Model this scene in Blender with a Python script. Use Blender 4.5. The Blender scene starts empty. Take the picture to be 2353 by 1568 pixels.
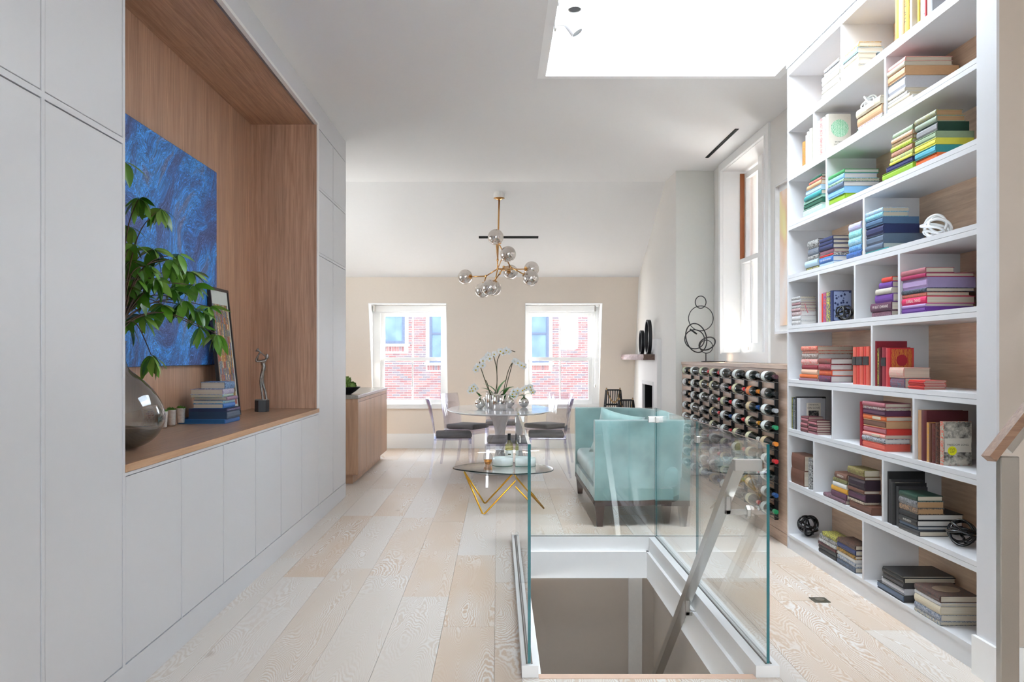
import bpy, bmesh, math, random
from mathutils import Vector, Matrix, Quaternion
random.seed(7)
SC = bpy.context.scene
COL = SC.collection
# ------------------------------------------------------------------ camera
F, VX, VY, H = 2100.0, 1145.0, 819.0, 1.36       # focal length in px, vanishing point, eye height (m)
cam = bpy.data.objects.new('camera', bpy.data.cameras.new('camera'))
COL.objects.link(cam)
cam.data.sensor_width = 36.0
cam.data.lens = 36.0 * F / 2353.0
cam.data.shift_x = (1176.5 - VX) / 2353.0
cam.data.shift_y = (VY - 784.0) / 2353.0
cam.data.clip_start = 0.05
cam.location = (0, 0, H)
cam.rotation_euler = (math.radians(90), 0, 0)
SC.camera = cam
# ------------------------------------------------------------------ sky, sun, exposure
W = bpy.data.worlds.new('sky'); SC.world = W; W.use_nodes = True
bg = W.node_tree.nodes['Background']
bg.inputs['Color'].default_value = (0.81, 0.90, 1.0, 1)
bg.inputs['Strength'].default_value = 1.0
sun = bpy.data.objects.new('sun', bpy.data.lights.new('sun', 'SUN')); COL.objects.link(sun)
sun.data.energy = 6.0; sun.data.angle = 0.01; sun.data.color = (1, .95, .87)
sun.rotation_euler = Vector((-.62, -.42, -1.0)).to_track_quat('-Z', 'Y').to_euler()
def portal(name, loc, direction, sx, sy):
    l = bpy.data.lights.new(name, 'AREA'); l.shape = 'RECTANGLE'; l.size = sx; l.size_y = sy
    l.cycles.is_portal = True
    o = bpy.data.objects.new(name, l); COL.objects.link(o); o.location = loc
    o.rotation_euler = Vector(direction).to_track_quat('-Z', 'Y').to_euler()
SKY = (0.352, 2.052, 4.40, 6.786)                # skylight opening x0 x1 y0 y1
portal('skylight_portal', ((SKY[0]+SKY[1])/2, (SKY[2]+SKY[3])/2, 4.28), (0, 0, -1), 1.7, 2.38)
portal('window_portal', (-1.3, 13.72, 1.35), (0, -1, 0), 1.12, 1.55)
portal('window_portal', (.936, 13.72, 1.35), (0, -1, 0), 1.12, 1.55)
portal('window_portal', (2.75, 9.02, 2.37), (-1, 0, 0), 1.7, 2.0)
portal('window_portal', (-.2, -2.73, 1.7), (0, 1, 0), 2.0, 1.7)  # portal of the wide window added behind the viewer
portal('window_portal', (2.5, -2.73, 2.1), (0, 1, 0), 1.1, 1.2)  # portal of the narrower added window, also out of view
portal('window_portal', (-3.48, 10.9, 2.05), (1, 0, 0), 1.5, 1.2)  # portal of the added kitchen-side window
vs = SC.view_settings
vs.view_transform = 'Standard'; vs.look = 'None'; vs.gamma = 1.0; vs.use_curve_mapping = False
vs.exposure = 4.25
cy = SC.cycles
cy.use_denoising = True
cy.max_bounces = 9; cy.diffuse_bounces = 5; cy.glossy_bounces = 4; cy.transparent_max_bounces = 20
cy.transmission_bounces = 4
cy.use_adaptive_sampling = True; cy.adaptive_threshold = .07
cy.sample_clamp_indirect = 6.0
cy.caustics_reflective = False; cy.caustics_refractive = False
# ------------------------------------------------------------------ pixel -> place helpers
def at(px, py, Y): return Vector(((px-VX)/F*Y, Y, H-(py-VY)/F*Y))
def fy(py, z=0.0): return F*(H-z)/(py-VY)         # depth of a point at height z seen at row py
def yx(px, X): return F*X/(px-VX)                 # depth of a point at lateral X seen at column px
# ------------------------------------------------------------------ mesh helpers
def link(o, parent=None):
    COL.objects.link(o)
    if parent is not None: o.parent = parent
    return o
def mesh_obj(name, verts, faces, mat=None, parent=None, smooth=False):
    me = bpy.data.meshes.new(name); me.from_pydata([tuple(v) for v in verts], [], faces); me.update()
    if smooth:
        me.polygons.foreach_set('use_smooth', [True]*len(me.polygons))
    if mat is not None: me.materials.append(mat)
    return link(bpy.data.objects.new(name, me), parent)
def tag(o, label, cat, group=None):
    o['label'] = label; o['category'] = cat
    if group: o['group'] = group
    return o
def structure(o): o['kind'] = 'structure'; return o
def empty(name, loc=(0, 0, 0), rz=0.0, parent=None):
    o = bpy.data.objects.new(name, None); o.location = loc; o.rotation_euler = (0, 0, rz); o.empty_display_size = .05
    return link(o, parent)
def thing(name, label, cat, loc=(0, 0, 0), rz=0.0, group=None):
    return tag(empty(name, loc, rz), label, cat, group)
class MB:
    """collects faces for one mesh"""
    def __init__(s): s.v = []; s.f = []
    def add(s, verts, faces):
        b = len(s.v); s.v += [Vector(v) for v in verts]; s.f += [[i+b for i in f] for f in faces]; return s
    def box(s, x0, x1, y0, y1, z0, z1):
        return s.add([(x0,y0,z0),(x1,y0,z0),(x1,y1,z0),(x0,y1,z0),(x0,y0,z1),(x1,y0,z1),(x1,y1,z1),(x0,y1,z1)],
                     [(3,2,1,0),(4,5,6,7),(0,1,5,4),(1,2,6,5),(2,3,7,6),(3,0,4,7)])
    def rbox(s, x0, x1, y0, y1, z0, z1, r=.01, seg=2):
        bm = bmesh.new(); bmesh.ops.create_cube(bm, size=1)
        for v in bm.verts:
            v.co = Vector(((x0+x1)/2+v.co.x*(x1-x0), (y0+y1)/2+v.co.y*(y1-y0), (z0+z1)/2+v.co.z*(z1-z0)))
        bmesh.ops.bevel(bm, geom=bm.edges[:], offset=r, segments=seg, profile=.5, affect='EDGES')
        bm.verts.index_update()
        s.add([v.co.copy() for v in bm.verts], [[v.index for v in f.verts] for f in bm.faces]); bm.free(); return s
    def prism(s, poly, axis, a, b):
        n = len(poly)
        def p(u, v, w): return {'x': (w, u, v), 'y': (u, w, v), 'z': (u, v, w)}[axis]
        return s.add([p(u, v, a) for u, v in poly]+[p(u, v, b) for u, v in poly],
                     [list(range(n))[::-1], list(range(n, 2*n))]+[(i, (i+1) % n, n+(i+1) % n, n+i) for i in range(n)])
    def lathe(s, prof, seg=20, c=(0, 0, 0)):
        n = len(prof); b = len(s.v); vs_ = []
        for i in range(seg):
            a = 2*math.pi*i/seg
            vs_ += [(c[0]+r*math.cos(a), c[1]+r*math.sin(a), c[2]+z) for r, z in prof]
        fs = []
        for i in range(seg):
            j = (i+1) % seg
            fs += [(i*n+k, j*n+k, j*n+k+1, i*n+k+1) for k in range(n-1)]
        if prof[0][0] > 1e-6: fs.append([i*n for i in range(seg)][::-1])
        if prof[-1][0] > 1e-6: fs.append([i*n+n-1 for i in range(seg)])
        return s.add(vs_, fs)
    def tube(s, pts, r, seg=8, closed=False, caps=True):
        pts = [Vector(p) for p in pts]; n = len(pts)
        rr = r if isinstance(r, (list, tuple)) else [r]*n
        T = []
        for i in range(n):
            if closed: t = pts[(i+1) % n]-pts[i-1]
            else: t = pts[min(i+1, n-1)]-pts[max(i-1, 0)]
            T.append(t.normalized() if t.length > 1e-9 else Vector((0, 0, 1)))
        up = Vector((0, 0, 1)) if abs(T[0].z) < .9 else Vector((1, 0, 0))
        N = (up-T[0]*up.dot(T[0])).normalized(); vs_ = []
        frames = []
        for i in range(n):
            if i:
                N = (N-T[i]*N.dot(T[i]))
                N = N.normalized() if N.length > 1e-6 else T[i].orthogonal().normalized()
            frames.append((N.copy(), T[i].cross(N)))
        tw = 0.0
        if closed:
            N0, B0 = frames[0]; Ne = frames[-1][0]; Ne = (Ne-T[0]*Ne.dot(T[0])).normalized()
            tw = math.atan2(Ne.dot(B0), Ne.dot(N0))
        for i in range(n):
            Nn, Bn = frames[i]; off = -tw*i/n
            for k in range(seg):
                a = 2*math.pi*k/seg+off
                vs_.append(pts[i]+(Nn*math.cos(a)+Bn*math.sin(a))*rr[i])
        fs = []
        for i in range(n if closed else n-1):
            j = (i+1) % n
            fs += [(i*seg+k, i*seg+(k+1) % seg, j*seg+(k+1) % seg, j*seg+k) for k in range(seg)]
        if not closed and caps:
            fs.append(list(range(seg))[::-1]); fs.append([(n-1)*seg+k for k in range(seg)])
        return s.add(vs_, fs)
    def xf(s, M):
        s.v = [M @ v for v in s.v]; return s
    def build(s, name, mat=None, parent=None, smooth=False):
        return mesh_obj(name, s.v, s.f, mat, parent, smooth)
def box(name, b, mat, parent=None): return MB().box(*b).build(name, mat, parent)
def rbox(name, b, mat, parent=None, r=.01, seg=2, smooth=False):
    o = MB().rbox(*b, r=r, seg=seg).build(name, mat, parent, False)
    if smooth: smooth_auto(o)
    return o
def smooth_auto(o, ang=40):
    me = o.data; me.polygons.foreach_set('use_smooth', [True]*len(me.polygons))
    me.set_sharp_from_angle(angle=math.radians(ang)); return o
def catmull(P, n=8, closed=False):
    P = [Vector(p) for p in P]; out = []; m = len(P)
    for i in range(m if closed else m-1):
        if closed: a, b, c, d = P[i-1], P[i], P[(i+1) % m], P[(i+2) % m]
        else: a, b, c, d = P[max(i-1, 0)], P[i], P[i+1], P[min(i+2, m-1)]
        for k in range(n):
            t = k/n
            out.append(.5*((2*b)+(c-a)*t+(2*a-5*b+4*c-d)*t*t+(3*b-a-3*c+d)*t**3))
    if not closed: out.append(P[-1])
    return out
# ------------------------------------------------------------------ materials
def lin(h):
    h = h.lstrip('#'); o = []
    for i in (0, 2, 4):
        c = int(h[i:i+2], 16)/255
        o.append(c/12.92 if c <= .04045 else ((c+.055)/1.055)**2.4)
    return (*o, 1)
MATS = {}
def new_mat(name):
    m = bpy.data.materials.new(name); m.use_nodes = True
    return m, m.node_tree.nodes, m.node_tree.links, m.node_tree.nodes['Principled BSDF']
def mat(hexc, rough=.5, metal=0.0, vary=.06, scale=30, spec=.5, sheen=0.0, bump=0.0):
    key = (hexc, rough, metal, vary, scale, spec, sheen, bump)
    if key in MATS: return MATS[key]
    m, N, L, B = new_mat('paint_'+hexc.lstrip('#'))
    c = lin(hexc)
    tc = N.new('ShaderNodeTexCoord'); nz = N.new('ShaderNodeTexNoise'); nz.inputs['Scale'].default_value = scale
    nz.inputs['Detail'].default_value = 3
    mx = N.new('ShaderNodeMix'); mx.data_type = 'RGBA'
    mx.inputs['A'].default_value = tuple(max(0, x*(1-vary)) for x in c[:3])+(1,)
    mx.inputs['B'].default_value = tuple(min(1, x*(1+vary)) for x in c[:3])+(1,)
    L.new(tc.outputs['Object'], nz.inputs['Vector']); L.new(nz.outputs['Fac'], mx.inputs['Factor'])
    L.new(mx.outputs['Result'], B.inputs['Base Color'])
    B.inputs['Roughness'].default_value = rough; B.inputs['Metallic'].default_value = metal
    B.inputs['Specular IOR Level'].default_value = spec
    if sheen:
        B.inputs['Sheen Weight'].default_value = sheen; B.inputs['Sheen Roughness'].default_value = .4
    if bump:
        bp = N.new('ShaderNodeBump'); bp.inputs['Strength'].default_value = bump; bp.inputs['Distance'].default_value = .01
        L.new(nz.outputs['Fac'], bp.inputs['Height']); L.new(bp.outputs['Normal'], B.inputs['Normal'])
    MATS[key] = m; return m
def ramp(N, stops):
    r = N.new('ShaderNodeValToRGB'); e = r.color_ramp.elements
    while len(e) < len(stops): e.new(.5)
    for el, (p, c) in zip(e, stops): el.position = p; el.color = lin(c) if isinstance(c, str) else c
    return r
def wood(name, c0, c1, scale=(60, 60, 2.5), rough=.45, c2=None):
    m, N, L, B = new_mat(name)
    tc = N.new('ShaderNodeTexCoord'); mp = N.new('ShaderNodeMapping'); mp.inputs['Scale'].default_value = scale
    nz = N.new('ShaderNodeTexNoise'); nz.inputs['Scale'].default_value = 1.0; nz.inputs['Detail'].default_value = 5
    nz.inputs['Roughness'].default_value = .65; nz.inputs['Distortion'].default_value = .6
    mp2 = N.new('ShaderNodeMapping'); mp2.inputs['Scale'].default_value = tuple(max(.25, s*.09) for s in scale)
    nz2 = N.new('ShaderNodeTexNoise'); nz2.inputs['Scale'].default_value = 1.0; nz2.inputs['Detail'].default_value = 2
    r = ramp(N, [(.32, c0), (.68, c1)]); r2 = ramp(N, [(.35, (.86, .86, .86, 1)), (.65, (1.06, 1.05, 1.04, 1))])
    mu = N.new('ShaderNodeMix'); mu.data_type = 'RGBA'; mu.blend_type = 'MULTIPLY'; mu.inputs['Factor'].default_value = 1
    L.new(tc.outputs['Object'], mp.inputs['Vector']); L.new(mp.outputs['Vector'], nz.inputs['Vector'])
    L.new(tc.outputs['Object'], mp2.inputs['Vector']); L.new(mp2.outputs['Vector'], nz2.inputs['Vector'])
    L.new(nz.outputs['Fac'], r.inputs['Fac']); L.new(nz2.outputs['Fac'], r2.inputs['Fac'])
    L.new(r.outputs['Color'], mu.inputs['A']); L.new(r2.outputs['Color'], mu.inputs['B'])
    L.new(mu.outputs['Result'], B.inputs['Base Color']); B.inputs['Roughness'].default_value = rough
    bp = N.new('ShaderNodeBump'); bp.inputs['Strength'].default_value = .12; bp.inputs['Distance'].default_value = .004
    L.new(nz.outputs['Fac'], bp.inputs['Height']); L.new(bp.outputs['Normal'], B.inputs['Normal'])
    return m
def clear(name, tint, edge=None, refl=1.0, rough=0.0, f0=.04):
    """see-through sheet: straight transmission plus a Schlick mirror reflection"""
    m, N, L, B = new_mat(name); N.remove(B)
    out = N['Material Output']
    lw = N.new('ShaderNodeLayerWeight'); lw.inputs['Blend'].default_value = .5
    p = N.new('ShaderNodeMath'); p.operation = 'POWER'; p.inputs[1].default_value = 5
    ma = N.new('ShaderNodeMath'); ma.operation = 'MULTIPLY_ADD'; ma.inputs[1].default_value = (1-f0)*refl; ma.inputs[2].default_value = f0*refl
    tr = N.new('ShaderNodeBsdfTransparent'); gl = N.new('ShaderNodeBsdfGlossy'); gl.inputs['Roughness'].default_value = rough
    gl.inputs['Color'].default_value = (1, 1, 1, 1)
    if edge is None: tr.inputs['Color'].default_value = (*tint, 1)
    else:
        p2 = N.new('ShaderNodeMath'); p2.operation = 'POWER'; p2.inputs[1].default_value = 2.5
        mc = N.new('ShaderNodeMix'); mc.data_type = 'RGBA'; mc.inputs['A'].default_value = (*tint, 1); mc.inputs['B'].default_value = (*edge, 1)
        L.new(lw.outputs['Facing'], p2.inputs[0]); L.new(p2.outputs[0], mc.inputs['Factor']); L.new(mc.outputs['Result'], tr.inputs['Color'])
    mx = N.new('ShaderNodeMixShader')
    L.new(lw.outputs['Facing'], p.inputs[0]); L.new(p.outputs[0], ma.inputs[0]); L.new(ma.outputs[0], mx.inputs['Fac'])
    L.new(tr.outputs[0], mx.inputs[1]); L.new(gl.outputs[0], mx.inputs[2]); L.new(mx.outputs[0], out.inputs['Surface'])
    return m
def half_mirror(name, color, see, rough=.02):
    m, N, L, B = new_mat(name); N.remove(B)
    tr = N.new('ShaderNodeBsdfTransparent'); tr.inputs['Color'].default_value = (*color, 1)
    gl = N.new('ShaderNodeBsdfGlossy'); gl.inputs['Roughness'].default_value = rough; gl.inputs['Color'].default_value = (*color, 1)
    mx = N.new('ShaderNodeMixShader'); mx.inputs['Fac'].default_value = 1-see
    L.new(tr.outputs[0], mx.inputs[1]); L.new(gl.outputs[0], mx.inputs[2]); L.new(mx.outputs[0], N['Material Output'].inputs['Surface'])
    return m
def floor_wood():
    m, N, L, B = new_mat('limed_oak')
    g = N.new('ShaderNodeNewGeometry'); oi = N.new('ShaderNodeObjectInfo')
    cx = N.new('ShaderNodeCombineXYZ')
    mul = N.new('ShaderNodeMath'); mul.operation = 'MULTIPLY'; mul.inputs[1].default_value = 71.3
    L.new(oi.outputs['Random'], mul.inputs[0]); L.new(mul.outputs[0], cx.inputs['X']); L.new(mul.outputs[0], cx.inputs['Z'])
    ad = N.new('ShaderNodeVectorMath'); ad.operation = 'ADD'
    L.new(g.outputs['Position'], ad.inputs[0]); L.new(cx.outputs[0], ad.inputs[1])
    mp = N.new('ShaderNodeMapping'); mp.inputs['Scale'].default_value = (4.6, .75, 1)
    L.new(ad.outputs[0], mp.inputs['Vector'])
    n1 = N.new('ShaderNodeTexNoise'); n1.inputs['Scale'].default_value = 1.0; n1.inputs['Detail'].default_value = 1.5; n1.inputs['Roughness'].default_value = .35
    n1.inputs['Distortion'].default_value = .35
    L.new(mp.outputs[0], n1.inputs['Vector'])
    # contour lines of the noise = cathedral grain
    k = N.new('ShaderNodeMath'); k.operation = 'MULTIPLY'; k.inputs[1].default_value = 470.0
    L.new(n1.outputs['Fac'], k.inputs[0])
    mpf = N.new('ShaderNodeMapping'); mpf.inputs['Scale'].default_value = (55, 22, 1); L.new(ad.outputs[0], mpf.inputs['Vector'])
    n3 = N.new('ShaderNodeTexNoise'); n3.inputs['Scale'].default_value = 1.0; n3.inputs['Detail'].default_value = 3
    L.new(mpf.outputs[0], n3.inputs['Vector'])
    ka = N.new('ShaderNodeMath'); ka.operation = 'MULTIPLY_ADD'; ka.inputs[1].default_value = 9.0
    L.new(n3.outputs['Fac'], ka.inputs[0]); L.new(k.outputs[0], ka.inputs[2])
    s = N.new('ShaderNodeMath'); s.operation = 'SINE'; L.new(ka.outputs[0], s.inputs[0])
    s2 = N.new('ShaderNodeMath'); s2.operation = 'MULTIPLY_ADD'; s2.inputs[1].default_value = .5; s2.inputs[2].default_value = .5; L.new(s.outputs[0], s2.inputs[0])
    # where grain shows strongly (patchy) and plank tone
    mp2 = N.new('ShaderNodeMapping'); mp2.inputs['Scale'].default_value = (3, .9, 1); L.new(ad.outputs[0], mp2.inputs['Vector'])
    n2 = N.new('ShaderNodeTexNoise'); n2.inputs['Scale'].default_value = 1.3; n2.inputs['Detail'].default_value = 1; L.new(mp2.outputs[0], n2.inputs['Vector'])
    st = N.new('ShaderNodeMapRange'); st.inputs['From Min'].default_value = .38; st.inputs['From Max'].default_value = .68
    st.inputs['To Min'].default_value = .12; st.inputs['To Max'].default_value = 1.0
    L.new(n2.outputs['Fac'], st.inputs['Value'])
    tone = ramp(N, [(0, '#d5ccc3'), (.3, '#d1c1b1'), (.6, '#d8d0c9'), (.8, '#ceb69f'), (1, '#d5c5b5')])
    L.new(oi.outputs['Random'], tone.inputs['Fac'])
    lime = N.new('ShaderNodeMix'); lime.data_type = 'RGBA'; lime.inputs['A'].default_value = lin('#cba98a'); 
    mixa = N.new('ShaderNodeMix'); mixa.data_type = 'RGBA'; mixa.inputs['B'].default_value = lin('#e2ddd8')
    dark = N.new('ShaderNodeMix'); dark.data_type = 'RGBA'; dark.blend_type = 'MULTIPLY'; dark.inputs['Factor'].default_value = 1
    dark.inputs['B'].default_value = (.90, .84, .78, 1)
    L.new(tone.outputs['Color'], dark.inputs['A']); L.new(dark.outputs['Result'], mixa.inputs['A'])
    L.new(s2.outputs[0], mixa.inputs['Factor'])
    fin = N.new('ShaderNodeMix'); fin.data_type = 'RGBA'
    L.new(st.outputs['Result'], fin.inputs['Factor']); L.new(tone.outputs['Color'], fin.inputs['A']); L.new(mixa.outputs['Result'], fin.inputs['B'])
    # knots
    vo = N.new('ShaderNodeTexVoronoi'); vo.inputs['Scale'].default_value = 1.0
    mp4 = N.new('ShaderNodeMapping'); mp4.inputs['Scale'].default_value = (2.6, 1.3, 1); L.new(ad.outputs[0], mp4.inputs['Vector']); L.new(mp4.outputs[0], vo.inputs['Vector'])
    kr = ramp(N, [(.02, (.55, .46, .40, 1)), (.075, (1, 1, 1, 1))]); L.new(vo.outputs['Distance'], kr.inputs['Fac'])
    kn = N.new('ShaderNodeMix'); kn.data_type = 'RGBA'; kn.blend_type = 'MULTIPLY'; kn.inputs['Factor'].default_value = .55
    L.new(fin.outputs['Result'], kn.inputs['A']); L.new(kr.outputs['Color'], kn.inputs['B'])
    L.new(kn.outputs['Result'], B.inputs['Base Color'])
    B.inputs['Roughness'].default_value = .42; B.inputs['Specular IOR Level'].default_value = .4
    bp = N.new('ShaderNodeBump'); bp.inputs['Strength'].default_value = .08; bp.inputs['Distance'].default_value = .002
    L.new(s2.outputs[0], bp.inputs['Height']); L.new(bp.outputs['Normal'], B.inputs['Normal'])
    return m
def painting_mat():
    m, N, L, B = new_mat('blue_oil_paint')
    tc = N.new('ShaderNodeTexCoord'); mp = N.new('ShaderNodeMapping'); mp.inputs['Rotation'].default_value = (math.radians(-52), 0, 0)
    L.new(tc.outputs['Object'], mp.inputs['Vector'])
    wn = N.new('ShaderNodeTexNoise'); wn.inputs['Scale'].default_value = 1.6; wn.inputs['Detail'].default_value = 2; L.new(mp.outputs[0], wn.inputs['Vector'])
    wv = N.new('ShaderNodeVectorMath'); wv.operation = 'SCALE'; wv.inputs['Scale'].default_value = .8; L.new(wn.outputs['Color'], wv.inputs[0])
    ad = N.new('ShaderNodeVectorMath'); ad.operation = 'ADD'; L.new(mp.outputs[0], ad.inputs[0]); L.new(wv.outputs[0], ad.inputs[1])
    mpb = N.new('ShaderNodeMapping'); mpb.inputs['Scale'].default_value = (1, 1.3, 4.2); L.new(ad.outputs[0], mpb.inputs['Vector'])
    n1 = N.new('ShaderNodeTexNoise'); n1.inputs['Scale'].default_value = 1.3; n1.inputs['Detail'].default_value = 4; n1.inputs['Roughness'].default_value = .55; L.new(mpb.outputs[0], n1.inputs['Vector'])
    mpf = N.new('ShaderNodeMapping'); mpf.inputs['Scale'].default_value = (1, 26, 110); L.new(ad.outputs[0], mpf.inputs['Vector'])
    n2 = N.new('ShaderNodeTexNoise'); n2.inputs['Scale'].default_value = 1.5; n2.inputs['Detail'].default_value = 5; n2.inputs['Roughness'].default_value = .7; n2.inputs['Distortion'].default_value = 1.2; L.new(mpf.outputs[0], n2.inputs['Vector'])
    base = ramp(N, [(.25, '#2f4680'), (.42, '#4060a2'), (.50, '#2f78c8'), (.57, '#3a9aec'), (.64, '#5f78b0'), (.8, '#93a4c8')]); L.new(n1.outputs['Fac'], base.inputs['Fac'])
    st = ramp(N, [(.36, (.12, .12, .22, 1)), (.5, (.75, .75, .8, 1)), (.58, (1.5, 1.45, 1.4, 1)), (.66, (4.0, 3.4, 2.8, 1))]); L.new(n2.outputs['Fac'], st.inputs['Fac'])
    mu = N.new('ShaderNodeMix'); mu.data_type = 'RGBA'; mu.blend_type = 'MULTIPLY'; mu.inputs['Factor'].default_value = .85
    L.new(base.outputs['Color'], mu.inputs['A']); L.new(st.outputs['Color'], mu.inputs['B']); L.new(mu.outputs['Result'], B.inputs['Base Color'])
    B.inputs['Roughness'].default_value = .5
    bp = N.new('ShaderNodeBump'); bp.inputs['Strength'].default_value = .4; bp.inputs['Distance'].default_value = .01
    L.new(n2.outputs['Fac'], bp.inputs['Height']); L.new(bp.outputs['Normal'], B.inputs['Normal'])
    return m
def mosaic_mat():
    m, N, L, B = new_mat('patchwork_print')
    tc = N.new('ShaderNodeTexCoord'); mp = N.new('ShaderNodeMapping'); mp.inputs['Scale'].default_value = (1, 40, 22); L.new(tc.outputs['Object'], mp.inputs['Vector'])
    vo = N.new('ShaderNodeTexVoronoi'); vo.distance = 'CHEBYCHEV'; vo.inputs['Scale'].default_value = 1; vo.inputs['Randomness'].default_value = .35; L.new(mp.outputs[0], vo.inputs['Vector'])
    sp = N.new('ShaderNodeSeparateColor'); L.new(vo.outputs['Color'], sp.inputs[0])
    r = ramp(N, [(0, '#7d6b5a'), (.15, '#b9863f'), (.3, '#75808a'), (.45, '#a0503c'), (.6, '#8a8468'), (.75, '#5b6d96'), (.88, '#c9b48c'), (1, '#6e4a4a')]); r.color_ramp.interpolation = 'CONSTANT'
    L.new(sp.outputs[0], r.inputs['Fac'])
    nz = N.new('ShaderNodeTexNoise'); nz.inputs['Scale'].default_value = 90; nz.inputs['Detail'].default_value = 3; L.new(tc.outputs['Object'], nz.inputs['Vector'])
    r2 = ramp(N, [(.4, (.45, .45, .45, 1)), (.6, (1.5, 1.5, 1.45, 1))]); L.new(nz.outputs['Fac'], r2.inputs['Fac'])
    mu = N.new('ShaderNodeMix'); mu.data_type = 'RGBA'; mu.blend_type = 'MULTIPLY'; mu.inputs['Factor'].default_value = .8
    L.new(r.outputs['Color'], mu.inputs['A']); L.new(r2.outputs['Color'], mu.inputs['B']); L.new(mu.outputs['Result'], B.inputs['Base Color'])
    B.inputs['Roughness'].default_value = .4
    return m
def pattern(c0, c1, scale=40, kind='noise', rough=.5):
    m, N, L, B = new_mat('printed_pattern')
    tc = N.new('ShaderNodeTexCoord')
    if kind == 'voronoi':
        t = N.new('ShaderNodeTexVoronoi'); t.inputs['Scale'].default_value = scale; o = t.outputs['Distance']; lo, hi = .35, .42
    elif kind == 'wave':
        t = N.new('ShaderNodeTexWave'); t.inputs['Scale'].default_value = scale; t.inputs['Distortion'].default_value = 4; t.inputs['Detail Scale'].default_value = 2; o = t.outputs['Fac']; lo, hi = .45, .55
    else:
        t = N.new('ShaderNodeTexNoise'); t.inputs['Scale'].default_value = scale; t.inputs['Detail'].default_value = 4; t.inputs['Roughness'].default_value = .7; o = t.outputs['Fac']; lo, hi = .42, .62
    L.new(tc.outputs['Object'], t.inputs['Vector'])
    r = ramp(N, [(lo, c0), (hi, c1)]); L.new(o, r.inputs['Fac']); L.new(r.outputs['Color'], B.inputs['Base Color'])
    B.inputs['Roughness'].default_value = rough
    return m
M_WHITE = mat('#d4d4d7', .38, vary=.01)            # lacquered joinery
M_TRIM = mat('#efeeec', .4, vary=.01)
M_CEIL = mat('#eeeded', .75, vary=.01, spec=.2)
M_BEIGE = mat('#e9dcce', .8, vary=.015, spec=.2)
M_PALE = mat('#dfdbd6', .8, vary=.015, spec=.2)
M_GREENISH = mat('#e1e1dc', .8, vary=.015, spec=.2)
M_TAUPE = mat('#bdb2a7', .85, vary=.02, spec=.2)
M_SHELF = mat('#d5d5d7', .42, vary=.01)
M_OAK_V = wood('brown_oak_upright', '#a47d64', '#cda489', (70, 70, 2.2))
M_OAK_Y = wood('brown_oak_lengthwise', '#a47d64', '#cda489', (60, 2.2, 60))
M_OAK_TOP = wood('worktop_oak', '#9c7a62', '#bd9a7e', (60, 2.2, 60), .3)
M_OAK_EDGE = wood('worktop_edge_oak', '#b98d68', '#d0a680', (60, 2.2, 60), .4)
M_OAK_PALE = wood('pale_oak_upright', '#a98062', '#c49b7b', (70, 70, 2.2), .4)
M_OAK_BACK = wood('shelf_back_oak', '#d9b595', '#f2d3b4', (60, 3.0, 60))
M_OAK_WINE = wood('wine_panel_oak', '#a98a74', '#c9ab94', (60, 3.5, 60), .4)
M_FLOOR = floor_wood()
M_GLASS = clear('clear_sheet_glass', (.975, .99, .985))
M_PANE = clear('window_glass', (.97, .98, .98), f0=.03)
M_LOWE = clear('coated_window_glass', (.84, .85, .86), f0=.03)
M_GEDGE = mat('#0d6b70', .12, vary=.05, spec=.8)
M_ACRYL = clear('clear_acrylic', (.93, .925, .95), (.34, .30, .54), f0=.08)
M_SMOKE = clear('smoked_glass', (.56, .60, .62), (.26, .29, .31), f0=.16)
M_WATER = clear('dark_water', (.55, .60, .60), f0=.02)
M_CLEARG = clear('drinking_glass', (.93, .94, .94), (.55, .57, .6), f0=.05)
M_TABLEG = clear('coffee_table_glass', (.93, .92, .87), f0=.05)
M_STEEL = mat('#b9b6b1', .28, 1.0, .04, 200)
M_STEELD = mat('#77736e', .35, 1.0, .04, 200)
M_CHROME = mat('#dcd8d2', .04, 1.0, .02)
M_BRASS = mat('#c6975f', .25, 1.0, .05)
M_GOLD = mat('#e0ab3a', .25, 1.0, .05)
M_BLACK = mat('#17171a', .45, vary=.1)
M_BLACKM = mat('#1e1d1e', .5, .3)
M_DARK = mat('#060606', .9, vary=0)
M_GLOBE = half_mirror('silvered_globe', (.80, .77, .74), .35)
# ================================================================== THE SETTING
ZC = 3.44                                        # flat ceiling height
XL, XR = -1.478, 2.052                           # joinery front (left), bookcase front (right)
OPX0, OPX1, OPY0, OPY1 = .10, 1.19, 3.88, 6.70   # stair opening incl. kerb
# ---- floor with planks
fl = MB()
fl.box(-3.4, OPX0, -2.6, 13.7, -.22, -.02).box(OPX1, 3.6, -2.6, 13.7, -.22, -.02)
fl.box(OPX0, OPX1, -2.6, OPY0, -.22, -.02).box(OPX0, OPX1, OPY1, 13.7, -.22, -.02)
floor = structure(fl.build('floor', mat('#c9b8a6', .6)))
def minus(r, o):
    x0, x1, y0, y1 = r; a0, a1, b0, b1 = o
    if x1 <= a0+1e-4 or x0 >= a1-1e-4 or y1 <= b0+1e-4 or y0 >= b1-1e-4: return [r]
    out = []
    if x0 < a0: out.append((x0, a0, y0, y1))
    if x1 > a1: out.append((a1, x1, y0, y1))
    m0, m1 = max(x0, a0), min(x1, a1)
    if y0 < b0: out.append((m0, m1, y0, b0))
    if y1 > b1: out.append((m0, m1, b1, y1))
    return out
rf = random.Random(21)
PW = .262; x = -.018-PW*13
k = 0
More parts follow.
